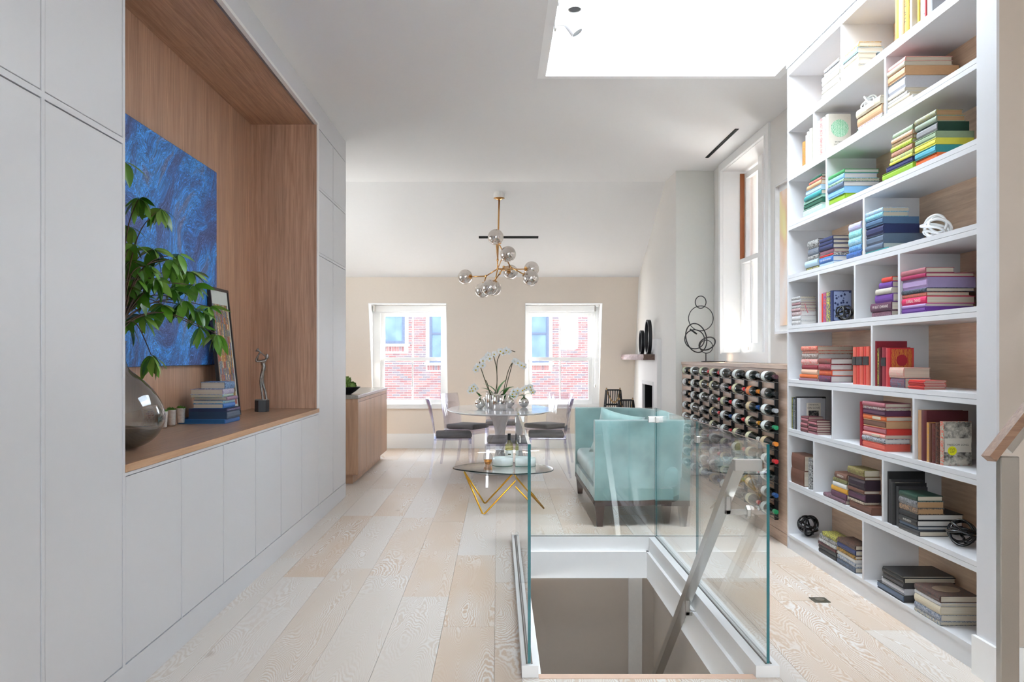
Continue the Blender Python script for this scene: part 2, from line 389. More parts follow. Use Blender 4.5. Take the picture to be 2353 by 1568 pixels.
while x < 3.55:
    lim0 = -2.6
    if x+PW < XL-.02: lim0 = 8.7
    lim1 = 13.52
    if x > 2.06: lim1 = 3.8
    y = lim0-rf.random()*1.5
    while y < lim1:
        ln = rf.uniform(1.5, 2.6); y1 = min(y+ln, lim1)
        a = max(y, lim0)
        if y1-a > .05:
            for (p0, p1, q0, q1) in minus((x, x+PW, a, y1), (OPX0, OPX1, OPY0, OPY1)):
                if p1-p0 < .02 or q1-q0 < .02: continue
                box('plank', (p0+.0007, p1-.0007, q0+.0007, q1-.0007, -.02, rf.uniform(-.0006, 0)), M_FLOOR, floor)
        y = y1
    x += PW
# ---- ceilings
ce = MB()
G0, G1, G2, G3 = SKY[0]-.06, SKY[1]+.06, SKY[2]-.06, SKY[3]+.06
ce.box(-3.4, G0, -2.6, 10.89, ZC, ZC+.2).box(G1, 3.6, -2.6, 10.89, ZC, ZC+.2)
ce.box(G0, G1, -2.6, G2, ZC, ZC+.2).box(G0, G1, G3, 10.89, ZC, ZC+.2)
ce.prism([(10.89, ZC), (12.945, 2.482), (13.2, 2.70), (10.89, ZC+.2)], 'x', -3.4, 3.6)
ceiling = structure(ce.build('ceiling', M_CEIL))
slot = structure(MB().box(2.165, 2.20, 8.35, 9.56, ZC-.004, ZC+.002).build('trim_1', M_DARK)); 
ang = math.atan2(2.482-ZC, 12.945-10.89)
def slope_pt(Y, off): return Vector((0, Y, ZC+(Y-10.89)*math.tan(ang)-off))
sp0, sp1 = slope_pt(11.975, .004), slope_pt(12.02, .004)
structure(MB().prism([(sp0.y, sp0.z), (sp1.y, sp1.z), (sp1.y, sp1.z+.01), (sp0.y, sp0.z+.01)], 'x', -.257, .526).build('trim_2', M_DARK))
# slot diffuser blades
for i in range(2):
    box('blade', (2.17+.015*i, 2.175+.015*i, 8.36, 9.55, ZC-.008, ZC-.003), M_BLACK, slot)
# skylight shaft, frame, glass
sk = MB()
sk.box(SKY[0]-.06, SKY[0], SKY[2]-.06, SKY[3]+.06, ZC, 4.32).box(SKY[1], SKY[1]+.06, SKY[2]-.06, SKY[3]+.06, ZC, 4.32)
sk.box(SKY[0], SKY[1], SKY[2]-.06, SKY[2], ZC, 4.32).box(SKY[0], SKY[1], SKY[3], SKY[3]+.06, ZC, 4.32)
w4 = structure(sk.build('window_4', mat('#fbfbfb', .5, vary=0)))
for j in range(3):
    y0 = SKY[2]+(SKY[3]-SKY[2])/3*j
    box('pane', (SKY[0], SKY[1], y0+.012, y0+(SKY[3]-SKY[2])/3-.012, 4.30, 4.306), M_PANE, w4)
# ---- left joinery wall and kitchen side
structure(MB().box(-2.20, -2.07, -2.6, 8.85, 0, ZC).box(-3.4, -2.07, 8.75, 8.85, 0, ZC).box(-3.5, -3.4, 8.75, 10.15, 0, ZC).box(-3.5, -3.4, 11.65, 13.7, 0, ZC)
          .box(-3.5, -3.4, 10.15, 11.65, 0, 1.45).box(-3.5, -3.4, 10.15, 11.65, 2.65, ZC).box(-2.07, XL, -2.6, 2.30, 0, ZC).build('wall_left', M_PALE))
# ---- rear wall (leaning mansard) with two windows
WIN = [(-1.856, -.742), (.384, 1.488)]
YB, ZS, YT, ZT, YTT, ZTT = 13.5, .585, 13.05, 2.118, 12.945, 2.482
wb = MB()
for a, b in ((-3.4, WIN[0][0]), (WIN[0][1], WIN[1][0]), (WIN[1][1], 3.0)):
    wb.prism([(YB, ZS), (YT, ZT), (13.78, ZT), (13.78, ZS)], 'x', a, b)
wb.prism([(YT, ZT), (YTT, ZTT), (13.78, ZTT+.5), (13.78, ZT)], 'x', -3.4, 3.0)
wb.box(-3.4, 3.0, YB, 13.78, -.3, ZS)
structure(wb.build('wall_back', M_BEIGE))
bb = structure(MB().box(-3.4, 1.99, YB-.025, YB, 0, .205).build('baseboard_back', M_TRIM))
box('cap_moulding', (-3.4, 1.99, YB-.018, YB, .205, .215), M_TRIM, bb)
# ---- fireplace wall, return, right wall
FB0, FB1 = 11.46, 12.22                           # firebox along Y
wf = MB()
wf.box(1.99, 2.9, 10.25, FB0, 0, ZC).box(1.99, 2.9, FB1, 13.7, 0, ZC).box(1.99, 2.9, FB0, FB1, .99, ZC).box(1.99, 2.9, FB0, FB1, 0, .42)
structure(wf.build('wall_fireplace', M_PALE))
structure(MB().box(1.992, 2.42, 10.243, 10.25, 0, ZC-.001).build('wall_return', M_GREENISH))
RW = (8.22, 9.83, 1.385, 3.35)                    # right window opening y0 y1 z0 z1
wr = MB()
wr.box(2.416, 2.75, 6.45, RW[0], 0, ZC).box(2.416, 2.75, RW[1], 10.25, 0, ZC)
wr.box(2.416, 2.75, RW[0], RW[1], 0, RW[2]).box(2.416, 2.75, RW[0], RW[1], RW[3], ZC)
structure(wr.build('wall_right', M_PALE))
structure(MB().box(2.40, 3.6, 3.757, 6.45, -.02, ZC).box(2.06, 2.40, 3.757, 3.905, -.02, ZC).box(3.5, 3.6, -2.6, 3.757, -.02, ZC).build('wall_side', mat('#c6b9ad', .8, vary=.015, spec=.2)))
st_ = structure(MB().box(XR-.004, 2.06, 3.757, 3.91, 0, ZC-.001).build('trim_3', M_WHITE))
bs = structure(MB().box(XR-.02, XR-.004, 3.742, 3.925, 0, .165).box(XR-.004, 2.9, 3.742, 3.757, 0, .165).build('baseboard_right', M_TRIM))
# ---- wall behind the viewer, pierced by two windows added for fill light
wv = MB()
KW = (10.15, 11.65, 1.45, 2.65)  # unseen kitchen-side window, added to brighten the far end
w6 = structure(MB().box(-3.49, -3.41, KW[0], KW[0]+.07, KW[2], KW[3]).box(-3.49, -3.41, KW[1]-.07, KW[1], KW[2], KW[3]).box(-3.49, -3.41, KW[0]+.07, KW[1]-.07, KW[2], KW[2]+.07).box(-3.49, -3.41, KW[0]+.07, KW[1]-.07, KW[3]-.07, KW[3]).build('window_6', M_TRIM))
box('pane', (-3.452, -3.448, KW[0]+.07, KW[1]-.07, KW[2]+.07, KW[3]-.07), M_PANE, w6)
FW = ((-1.2, .8, .85, 2.55), (1.95, 3.05, 1.5, 2.7))  # unseen windows added for brightness; the right one glares in a rear pane
wv.box(-2.2, -1.2, -2.75, -2.6, 0, ZC).box(.8, 1.95, -2.75, -2.6, 0, ZC).box(3.05, 3.6, -2.75, -2.6, 0, ZC)
for (a, b, z0, z1) in FW: wv.box(a, b, -2.75, -2.6, 0, z0).box(a, b, -2.75, -2.6, z1, ZC)
structure(wv.build('wall_front', M_PALE))
for k, (a, b, z0, z1) in enumerate(FW):
    w5 = structure(MB().box(a, a+.07, -2.72, -2.63, z0, z1).box(b-.07, b, -2.72, -2.63, z0, z1).box(a+.07, b-.07, -2.72, -2.63, z0, z0+.07).box(a+.07, b-.07, -2.72, -2.63, z1-.07, z1).build('window_7' if k else 'window_5', M_TRIM))
    box('pane', (a+.07, b-.07, -2.68, -2.674, z0+.07, z1-.07), M_PANE, w5)
# ---- rear windows (double hung, two lights wide)
def hung(mb, x0, x1, y0, y1, z0, z1, st, rail_b, rail_t, mun):
    mb.box(x0, x0+st, y0, y1, z0, z1).box(x1-st, x1, y0, y1, z0, z1)
    mb.box(x0+st, x1-st, y0, y1, z0, z0+rail_b).box(x0+st, x1-st, y0, y1, z1-rail_t, z1)
    c = (x0+x1)/2
    mb.box(c-mun/2, c+mun/2, y0+.005, y1-.005, z0+rail_b, z1-rail_t)
for i, (a, b) in enumerate(WIN):
    fr = MB()
    lw, rw_ = (.115, .055) if i == 0 else (.06, .10)
    fr.box(a, a+lw, 13.5, 13.66, ZS, 2.10).box(b-rw_, b, 13.5, 13.66, ZS, 2.10).box(a+lw, b-rw_, 13.5, 13.66, 1.995, 2.10)
    w = structure(fr.build('window_%d' % (i+1), M_TRIM))
    x0, x1 = a+lw, b-rw_
    zm = 1.31
    lo = MB(); hung(lo, x0, x1, 13.52, 13.565, .655, zm+.035, .055, .06, .05, .016); lo.build('lower_sash', M_TRIM, w)
    up = MB(); hung(up, x0, x1, 13.57, 13.615, zm-.02, 1.995, .055, .055, .045, .016); up.build('upper_sash', M_TRIM, w)
    c = (x0+x1)/2
    for (p, q) in ((x0+.055, c-.008), (c+.008, x1-.055)):
        box('pane', (p, q, 13.54, 13.544, .715, zm-.015), M_LOWE, w)
        box('pane', (p, q, 13.59, 13.594, zm+.035, 1.95), M_LOWE, w)
    box('window_sill', (a+.001, b-.001, 13.455, 13.57, ZS+.002, ZS+.07), M_TRIM, w)
    # painted reveal lining the leaning wall
    for s, e in ((a, a+.006), (b-.006, b)):
        MB().prism([(YB-.005, ZS+.07), (YT-.004, ZT), (13.6, ZT), (13.6, ZS+.07)], 'x', s, e).build('reveal', M_TRIM, w)
    box('reveal', (a, b, YT-.004, 13.6, ZT-.006, ZT), M_TRIM, w)
    # roller shade cassette and bead chain
    sh = MB().box(a+.05 if i == 0 else a+.01, b-.01 if i == 0 else b-.075, 13.36, 13.44, 2.02, 2.10).build('shade_cassette', mat('#e6e5e3', .5, vary=.01), w)
    xs = a+.045 if i == 0 else b-.07
    box('end_cap', (xs-.012, xs+.012, 13.35, 13.45, 2.015, 2.105), M_CHROME, sh)
    if i == 1:
        MB().tube([(xs, 13.40, 2.02), (xs, 13.40, .95)], .003, 6).build('chain', M_CHROME, sh)
        MB().lathe([(0, -.03), (.010, -.02), (.010, .02), (0, .03)], 8, (xs, 13.40, .93)).build('chain_weight', M_CHROME, sh)
    for sx in (x0+.03, x1-.03):
        MB().rbox(sx-.015, sx+.015, 13.505, 13.53, zm+.17, zm+.21, .004).build('sash_latch', M_TRIM, w)
# ---- right window: casing, deep reveal, two double-hung units
cs = MB()
Y0, Y1, Z0, Z1 = RW
cs.box(2.395, 2.416, Y0-.11, Y0, 1.30, ZC-.002).box(2.395, 2.416, Y1, Y1+.11, 1.30, ZC-.002)
cs.box(2.395, 2.416, Y0, Y1, Z1, ZC-.002).box(2.395, 2.416, Y0, Y1, 1.30, Z0)
cs.box(2.385, 2.395, Y0-.012, Y0, Z0, Z1).box(2.385, 2.395, Y1, Y1+.012, Z0, Z1).box(2.385, 2.395, Y0-.012, Y1+.012, Z1, Z1+.012)
w3 = structure(cs.build('window_3', M_TRIM))
M_BROWNW = wood('stained_window_wood', '#9c5428', '#b86a38', (60, 60, 2.5), .45)
for (b0, b1) in ((.005, 0), ):
    MB().box(2.416, 2.72, Y1-.004, Y1, Z0, Z1).box(2.416, 2.72, Y0, Y0+.004, Z0, Z1).box(2.416, 2.72, Y0, Y1, Z1-.004, Z1).build('reveal', M_TRIM, w3)
box('window_sill', (2.40, 2.72, Y0, Y1, Z0, Z0+.012), M_TRIM, w3)
box('mullion', (2.585, 2.70, 8.95, 9.10, Z0, Z1), M_TRIM, w3)
zm = 2.40
for (u0, u1) in ((9.10, Y1-.004), (Y0+.004, 8.95)):
    lo = MB(); lo.box(2.60, 2.64, u0, u0+.07, Z0+.012, zm).box(2.60, 2.64, u1-.07, u1, Z0+.012, zm)
    lo.box(2.60, 2.64, u0+.07, u1-.07, Z0+.012, Z0+.11).box(2.60, 2.64, u0+.07, u1-.07, zm-.05, zm)
    c = (u0+u1)/2; lo.box(2.61, 2.63, c-.01, c+.01, Z0+.11, zm-.05)
    s1 = lo.build('lower_sash', M_TRIM, w3)
    box('sash_lift', (2.588, 2.60, c-.03, c+.03, Z0+.04, Z0+.075), M_CHROME, s1)
    box('pane', (2.618, 2.622, u0+.07, c-.01, Z0+.11, zm-.05), M_PANE, w3); box('pane', (2.618, 2.622, c+.01, u1-.07, Z0+.11, zm-.05), M_PANE, w3)
    up = MB(); up.box(2.645, 2.685, u0+.0, u0+.07, zm-.04, Z1-.03).box(2.645, 2.685, u1-.07, u1, zm-.04, Z1-.03)
    up.box(2.645, 2.685, u0+.07, u1-.07, Z1-.09, Z1-.03).box(2.645, 2.685, u0+.07, u1-.07, zm-.04, zm+.01); up.build('upper_sash', M_TRIM, w3)
    box('pane', (2.663, 2.667, u0+.07, u1-.07, zm+.01, Z1-.09), M_PANE, w3)
    box('sash_track', (2.598, 2.644, u1-.012, u1-.001, zm+.002, Z1-.03), M_BROWNW, w3)
    box('sash_track', (2.598, 2.644, u0+.001, u0+.012, zm+.002, Z1-.03), M_BROWNW, w3)
# ---- stair well below the floor
wl = MB()
wl.box(1.15, 1.35, 3.7, 6.9, -3.2, -.30).box(-.05, .14, 3.7, 6.9, -3.2, -.30)
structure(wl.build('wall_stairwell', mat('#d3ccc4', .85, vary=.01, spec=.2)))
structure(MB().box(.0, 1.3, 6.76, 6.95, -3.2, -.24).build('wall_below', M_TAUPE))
structure(MB().box(.96, 1.06, 6.735, 6.76, -3.2, -.24).build('trim_4', mat('#d8d4cf', .6)))
fa = MB()
fa.box(.14, .19, OPY0+.02, OPY1, -.24, -.05).box(1.07, 1.15, OPY0+.02, OPY1, -.24, -.05).box(.172, 1.088, 6.585, OPY1, -.24, -.05)
structure(fa.build('trim_5', M_TRIM))
kb = MB()
kb.box(OPX0, .17, OPY0-.015, OPY1, -.05, .05).box(1.09, OPX1, OPY0-.015, OPY1, -.05, .05).box(.17, 1.09, 6.62, OPY1, -.05, .05)
structure(kb.build('trim_6', M_TRIM))
stairs = structure(MB().prism([(3.9, -.32)]+[(3.9+.255*i+d, -.18*(i+1)) for i in range(10) for d in (0, .255)]+[(6.45, -2.2)], 'x', .16, 1.12).build('stairs', mat('#c9c2ba', .6)))
for i in range(10):
    box('tread', (.162, 1.118, 3.88+.255*i, 3.9+.255*(i+1), -.18*(i+1), -.18*(i+1)+.03), M_FLOOR, stairs)
box('nosing', (.172, 1.088, OPY0-.03, OPY0+.022, -.03, .002), mat('#d9b7a0', .45), floor)
# ================================================================== OUTSIDE
M_BRICKS = [mat(h, .85, vary=.12, scale=20, spec=.2) for h in ('#5c3d3d', '#634442', '#563f41', '#59494b', '#4f474b', '#674846')]
M_MORTAR = mat('#8a8683', .9, vary=.03, spec=.1)
YN = 29.0
nb = thing('brick_building', 'red brick house across the gap seen through the rear windows', 'building', (0, YN, 0))
MB().box(-9, 9, .012, 3, -6, 9.5).build('wall', M_MORTAR, nb)
NW = [(-4.05, -2.956, 1.75, 3.6), (-2.196, -1.10, 1.15, 3.0), (.55, 1.616, 1.15, 3.0), (3.2, 4.3, 1.15, 3.0)]
rb = random.Random(5)
bricks = []
zrow = -2.0; r = 0
while zrow < 4.6:
    xx = -6.0+(0 if r % 2 else -.12)
    while xx < 6.0:
        a, b = xx+.006, xx+.234
        segs = [(a, b)]
        for (p, q, z0, z1) in NW:
            p -= .10; q += .10
            ns = []
            for (s, e) in segs:
                if zrow+.072 < z0-.26 or zrow > z1+.1 or e < p or s > q: ns.append((s, e))
                else:
                    if s < p-.03: ns.append((s, p))
                    if e > q+.03: ns.append((q, e))
            segs = ns
        for s, e in segs: bricks.append((s, e, zrow+.007, zrow+.063))
        xx += .24
    zrow += .072; r += 1
for (p, q, z0, z1) in NW:                        # soldier course under each sill
    n = int((q-p+.1)/.08)
    for i in range(n):
        s = p-.06+i*.08; bricks.append((s+.005, s+.073, z0-.235, z0-.085))
def vis(b):
    cx, cz = (b[0]+b[1])/2, (b[2]+b[3])/2
    u, v = VX+cx*F/YN, VY-(cz-H)*F/YN
    ok = ((884 < u < 1013) or (1221 < u < 1350)) and 722 < v < 930
    return ok
unit = {}
def brick_mesh(w, h, m):
    key = (round(w, 2), round(h, 2), m)
    if key not in unit:
        me = bpy.data.meshes.new('brick'); b = MB().rbox(-w/2, w/2, -.0, .055, -h/2, h/2, .004, 1)
        me.from_pydata([tuple(v) for v in b.v], [], b.f); me.materials.append(M_BRICKS[m]); unit[key] = me
    return unit[key]
seen = [b for b in bricks if vis(b)]; rest = [b for b in bricks if not vis(b)]
rb.shuffle(seen)
for b in seen[:300]:
    o = bpy.data.objects.new('brick', brick_mesh(b[1]-b[0], b[3]-b[2], rb.randrange(6))); link(o, nb)
    o.location = ((b[0]+b[1])/2, rb.uniform(-.006, .006), (b[2]+b[3])/2)
rs = [MB() for _ in range(6)]
rm = MB()
for b in seen[300:]+rest:
    rm.box(b[0], b[1], 0, .055, b[2], b[3])
o = rm.build('brickwork', None, nb); o['kind'] = 'stuff'
for mm in M_BRICKS: o.data.materials.append(mm)
for p in range(0, len(o.data.polygons), 6):
    k = rb.randrange(6)
    for j in range(6): o.data.polygons[p+j].material_index = k
M_BLUEF = mat('#262f42', .5); M_NPANE = mat('#4a586a', .7, vary=.45, scale=3, spec=.05)
for (p, q, z0, z1) in NW:
    f = MB().box(p-.10, p, -.02, .06, z0, z1).box(q, q+.10, -.02, .06, z0, z1).box(p-.10, q+.10, -.02, .06, z1, z1+.1).build('window', M_TRIM, nb)
    box('sill', (p-.14, q+.14, -.06, .05, z0-.075, z0), M_TRIM, f)
    zc = (z0+z1)/2
    MB().box(p, p+.09, -.015, .05, z0, z1).box(q-.09, q, -.015, .05, z0, z1).box(p+.09, q-.09, -.015, .05, z0, z0+.09).box(p+.09, q-.09, -.015, .05, z1-.09, z1).box(p+.09, q-.09, -.015, .05, zc-.03, zc+.03).build('sash', M_BLUEF, f)
    box('pane', (p+.09, q-.09, .004, .010, z0+.09, z1-.09), M_NPANE, f)
MB().box(-9.1, 9.1, -.25, 3.1, 9.5, 9.8).build('cornice', M_TRIM, nb)
# house beyond the right-hand window
sb = thing('side_building', 'pale washed brick house wall close outside the tall side window', 'building', (4.6, 0, 0))
MB().box(0, 3, -6, 10.9, -6, 11).build('wall', mat('#8b939b', .9, vary=.04), sb)
sm = MB(); zrow = 0; r = 0
while zrow < 5:
    yy = 6+(.12 if r % 2 else 0)
    while yy < 10.8:
        sm.box(-.012, .0, yy, yy+.23, zrow, zrow+.062); yy += .24
    zrow += .072; r += 1
o = sm.build('brickwork', mat('#7d7577', .9, vary=.2, scale=9), sb); o['kind'] = 'stuff'
structure(MB().box(-80, 80, -80, 90, -6.2, -6.05).build('ground', mat('#8f8f8f', .9)))
# ================================================================== LEFT JOINERY
GAP = .004; FT = .022
DW = .652
def door_front(parent, y0, y1, z0, z1, name='door'):
    return rbox(name, (XL-.021, XL-.0015, y0+GAP, y1-GAP, z0+GAP, z1-GAP), M_WHITE, parent, .0015, 1)
def cabinet(name, label, y0, y1, rows, top, front_stiles=(.006, .006), depth=-2.05):
    t = thing(name, label, 'cabinet', (0, 0, 0))
    b = MB()
    b.box(depth, XL-.024, y0, y1, 0, top)
    a, c = front_stiles
    b.box(XL-.024, XL, y0, y0+a, rows[0][0], top).box(XL-.024, XL, y1-c, y1, rows[0][0], top)
    b.box(XL-.024, XL, y0, y1, 0, rows[0][0])
    for (z0, z1), nxt in zip(rows, rows[1:]+[None]):
        b.box(XL-.024, XL, y0+a, y1-c, z1, nxt[0] if nxt else top)
    b.build('carcass', M_WHITE, t)
    for (z0, z1) in rows: door_front(t, y0+a, y1-c, z0, z1)
    return t
YN0 = 3.62
cabinet('tall_cabinet', 'white tall cabinet at the near end, cut by the picture edge', YN0-2*DW, YN0-DW, [(.134, 2.198), (2.22, 3.24)], ZC-.001, (.012, .011))
cabinet('tall_cabinet', 'white tall cabinet with two flush doors just before the wooden niche', YN0-DW, YN0, [(.134, 2.198), (2.22, 3.24)], ZC-.001, (.011, .022))
ords = ['first', 'second', 'third', 'fourth', 'fifth', 'sixth']
for i in range(6):
    cabinet('base_cabinet', 'white flush-door base cabinet under the niche worktop, %s from the near end' % ords[i], YN0+DW*i, YN0+DW*(i+1), [(.134, .884)], .897, (.005, .005))
cabinet('tall_cabinet', 'white tall cabinet of three stacked doors right beside the niche end', YN0+DW*6, YN0+DW*7, [(.134, 2.195), (2.215, 2.735), (2.755, 3.24)], ZC-.001, (.008, .006))
cabinet('tall_cabinet', 'white tall cabinet of three stacked doors farthest along the left wall', YN0+DW*7, YN0+DW*8+.02, [(.134, 2.195), (2.215, 2.735), (2.755, 3.24)], ZC-.001, (.006, .018))
NY0, NY1 = YN0, YN0+6*DW                          # niche 3.62 .. 7.53
hd = structure(MB().box(-2.05, XL, NY0, NY1, 3.285, ZC-.001).build('trim_7', M_WHITE))
ni = thing('wooden_niche', 'deep brown oak lined niche between the white tall cabinets', 'niche')
box('back_panel', (-2.05, -2.03, NY0, NY1, .93, 3.27), M_OAK_V, ni)
box('side_panel', (-2.03, XL-.012, NY1-.035, NY1, .931, 3.27), M_OAK_V, ni)
box('side_panel', (-2.03, XL-.012, NY0, NY0+.02, .931, 3.27), M_OAK_V, ni)
for j in range(2):
    y0 = NY0+.02 if j == 0 else 5.62; y1 = 5.618 if j == 0 else NY1-.035
    box('top_panel', (-2.03, XL-.045, y0, y1, 3.262, 3.284), M_OAK_Y, ni)
box('light_channel', (XL-.043, XL-.03, NY0+.02, NY1-.035, 3.262, 3.284), mat('#8f8c92', .4, .6), ni)
box('top_edge', (XL-.028, XL+.001, NY0, NY1, 3.262, 3.284), M_TRIM, ni)
box('side_edge', (XL-.012, XL+.001, NY1-.036, NY1, .931, 3.262), M_TRIM, ni)
wt = thing('oak_worktop', 'long oak worktop along the niche above the base cabinets', 'worktop')
box('top', (-2.03, XL-.004, NY0+.02, NY1-.002, .899, .93), M_OAK_TOP, wt)
box('front_edge', (XL-.004, XL+.004, NY0+.002, NY1-.002, .899, .93), M_OAK_EDGE, wt)
# ================================================================== BOOKCASE
ZR = [.105, .456, .829, 1.175, 1.552, 1.908, 2.272, 2.62, 2.97, 3.345]   # row floors (board centre), last = top
BX0, BX1, BY0, BY1 = XR, 2.36, 3.917, 6.49
bc = thing('bookcase', 'floor to ceiling white bookcase with staggered compartments and oak backs', 'bookcase')
box('back_panel', (BX1, BX1+.02, BY0, BY1, .02, 3.40), M_OAK_BACK, bc)
box('side_panel', (BX0, BX1, BY1-.028, BY1, .0, 3.40), M_SHELF, bc)
box('side_panel', (BX0, BX1, BY0-.006, BY0+.004, .0, 3.40), M_SHELF, bc)
box('plinth', (BX0+.006, BX1, BY0+.004, BY1-.028, 0, .085), M_SHELF, bc)
box('top_panel', (BX0, BX1, BY0+.004, BY1-.028, 3.345, 3.40), M_SHELF, bc)
box('crown', (BX0-.006, BX1, BY0-.006, BY1+.006, 3.40, ZC-.002), mat('#b9b9bd', .5), bc)
box('shelf', (BX0, BX1, BY0+.004, BY1-.028, .085, .105), M_SHELF, bc)
for z in ZR[1:-1]:
    MB().box(BX0, BX1, BY0+.004, BY1-.028, z-.0245, z-.0015).build('shelf', M_SHELF, bc)
    MB().box(BX0, BX1, BY0+.004, BY1-.028, z+.0, z+.0225).build('shelf', M_SHELF, bc)
DIV = {9: [1933, 2093], 8: [1869.6, 2033.8], 7: [1898.6], 6: [1984.5], 5: [1881, 1964, 2065.6], 4: [2003], 3: [1912.7, 2099], 2: [1869.8, 2028.3], 1: [1983]}
FLR = {}
for row in range(1, 10):
    z0 = ZR[row-1]+(.0225 if row > 1 else 0); z1 = ZR[row]-(.0245 if row < 9 else 0)
    FLR[row] = z0
    for px in DIV[row]:
        y = yx(px, BX0)
        box('divider', (BX0, BX1, y-.0115, y+.0115, z0, z1), M_SHELF, bc)
# ================================================================== TEXT (meshes made once, before the many objects)
TXT = {}
def make_text(s, size=1.0):
    cu = bpy.data.curves.new('title', 'FONT'); cu.body = s; cu.size = size; cu.align_x = 'CENTER'; cu.align_y = 'CENTER'
    cu.resolution_u = 2
    o = bpy.data.objects.new('title', cu); COL.objects.link(o)
    me = bpy.data.meshes.new_from_object(o.evaluated_get(bpy.context.evaluated_depsgraph_get()))
    bpy.data.objects.remove(o); bpy.data.curves.remove(cu)
    TXT[s] = (me, max((v.co.x for v in me.vertices), default=1)-min((v.co.x for v in me.vertices), default=0))
SPINE_H = Matrix(((0, 0, -1), (-1, 0, 0), (0, 1, 0)))      # text on a lying book's spine, read from the room
SPINE_V = Matrix(((0, 0, -1), (0, 1, 0), (1, 0, 0)))       # text running up a standing book's spine
FACE_Y = Matrix(((1, 0, 0), (0, 0, -1), (0, 1, 0)))        # text on something facing the viewer
def put_text(s, loc, basis, width, m, parent, height=None, name='title'):
    me, w = TXT[s]
    o = bpy.data.objects.new(name, me.copy()); o.data.materials.clear(); o.data.materials.append(m)
    link(o, parent)
    k = width/w; ky = k if height is None else height
    o.matrix_local = Matrix.Translation(loc) @ basis.to_4x4() @ Matrix.Diagonal((k, ky, 1, 1))
    return o
for s_ in ('THE BOOK', 'honey', 'O', 'Atlas Obscura', 'BRAIDING', 'SWEETGRASS', 'OUR MAN IN HAVANA', '99 IKAT CHAPANS', 'SURREAL THINGS',
           'STENDHAL', 'ON LOVE', 'FREEDOM SONG', '15%', 'OFF', 'EMERSON', 'INDEED'):
    make_text(s_)
# ================================================================== STAIR GUARD, HANDRAILS
ZG0, ZG1 = .045, .985
gd = thing('glass_guardrail', 'frameless clear glass guardrail around the open stairwell', 'guardrail')
def glass_panel(b, parent, name='glass_panel'):
    o = box(name, b, M_GLASS, parent)
    o.data.materials.append(M_GEDGE)
    dx, dy = b[1]-b[0], b[3]-b[2]
    for p in o.data.polygons:
        n = p.normal
        if abs(n.z) > .5: p.material_index = 0 if n.z > 0 else 1
        elif (abs(n.x) > .5) == (dx > dy): p.material_index = 1
    return o
GT = .013
ymid = 5.28
for (y0, y1) in ((3.895, ymid-.003), (ymid+.003, 6.655)):
    glass_panel((.132-GT/2, .132+GT/2, y0, y1, ZG0, ZG1), gd)
    glass_panel((1.15-GT/2, 1.15+GT/2, y0, y1, ZG0, ZG1), gd)
glass_panel((.145, 1.137, 6.648-GT/2, 6.648+GT/2, ZG0, ZG1), gd)
for X in (.132, 1.15):
    MB().box(X-.014, X-.0075, 3.89, 6.66, .047, .053).box(X+.0075, X+.014, 3.89, 6.66, .047, .053).build('base_channel', M_STEELD, gd)
MB().box(.146, 1.136, 6.634, 6.640, .047, .053).box(.146, 1.136, 6.656, 6.662, .047, .053).build('base_channel', M_STEELD, gd)
for (X, s) in ((.132, 1), (1.15, -1)):            # corner clips
    for z in (.90,):
        MB().rbox(X-.012, X+.012, 6.60, 6.66, z-.022, z+.022, .003, 1).rbox(min(X, X+s*.06), max(X, X+s*.06), 6.634, 6.662, z-.022, z+.022, .003, 1).build('corner_clip', M_STEEL, gd)
    MB().rbox(X-.011, X+.011, ymid-.03, ymid+.03, .86, .90, .003, 1).build('joint_clip', M_STEEL, gd)
hr = thing('handrail', 'brushed steel handrail descending inside the glass guard', 'handrail')
p0, p1 = Vector((1.045, 3.985, .885)), Vector((1.045, 6.20, -.885))
d = (p1-p0).normalized()
up = Vector((0, d.z, -d.y)) if d.y < 0 else Vector((0, -d.z, d.y))
def bar(a, b, w, h, up):
    a, b = Vector(a), Vector(b); t = (b-a).normalized(); s = t.cross(up).normalized()*w/2; u = up.normalized()*h/2
    v = [a-s-u, a+s-u, a+s+u, a-s+u, b-s-u, b+s-u, b+s+u, b-s+u]
    return v, [(0, 1, 2, 3), (7, 6, 5, 4), (0, 4, 5, 1), (1, 5, 6, 2), (2, 6, 7, 3), (3, 7, 4, 0)]
MB().add(*bar(p0, p1, .048, .05, up)).build('bar', M_STEEL, hr)
MB().rbox(1.021, 1.142, 3.945, 3.993, .862, .912, .003, 1).build('top_return', M_STEEL, hr)
for (yb,) in ((4.16,), (5.05,), (6.0,)):
    t = (yb-p0.y)/d.y; c = p0+d*t
    br = MB().rbox(c.x-.012, c.x+.012, c.y-.012, c.y+.012, c.z-.105, c.z-.02, .003, 1).build('bracket', M_STEEL, hr)
    zz = c.z-.095
    MB().rbox(c.x-.012, 1.142, c.y-.012, c.y+.012, zz-.012, zz+.012, .003, 1).build('bracket_arm', M_STEEL, br)
    MB().tube([(1.128, c.y, zz), (1.142, c.y, zz)], .03, 6).build('bracket_disc', M_STEEL, br)
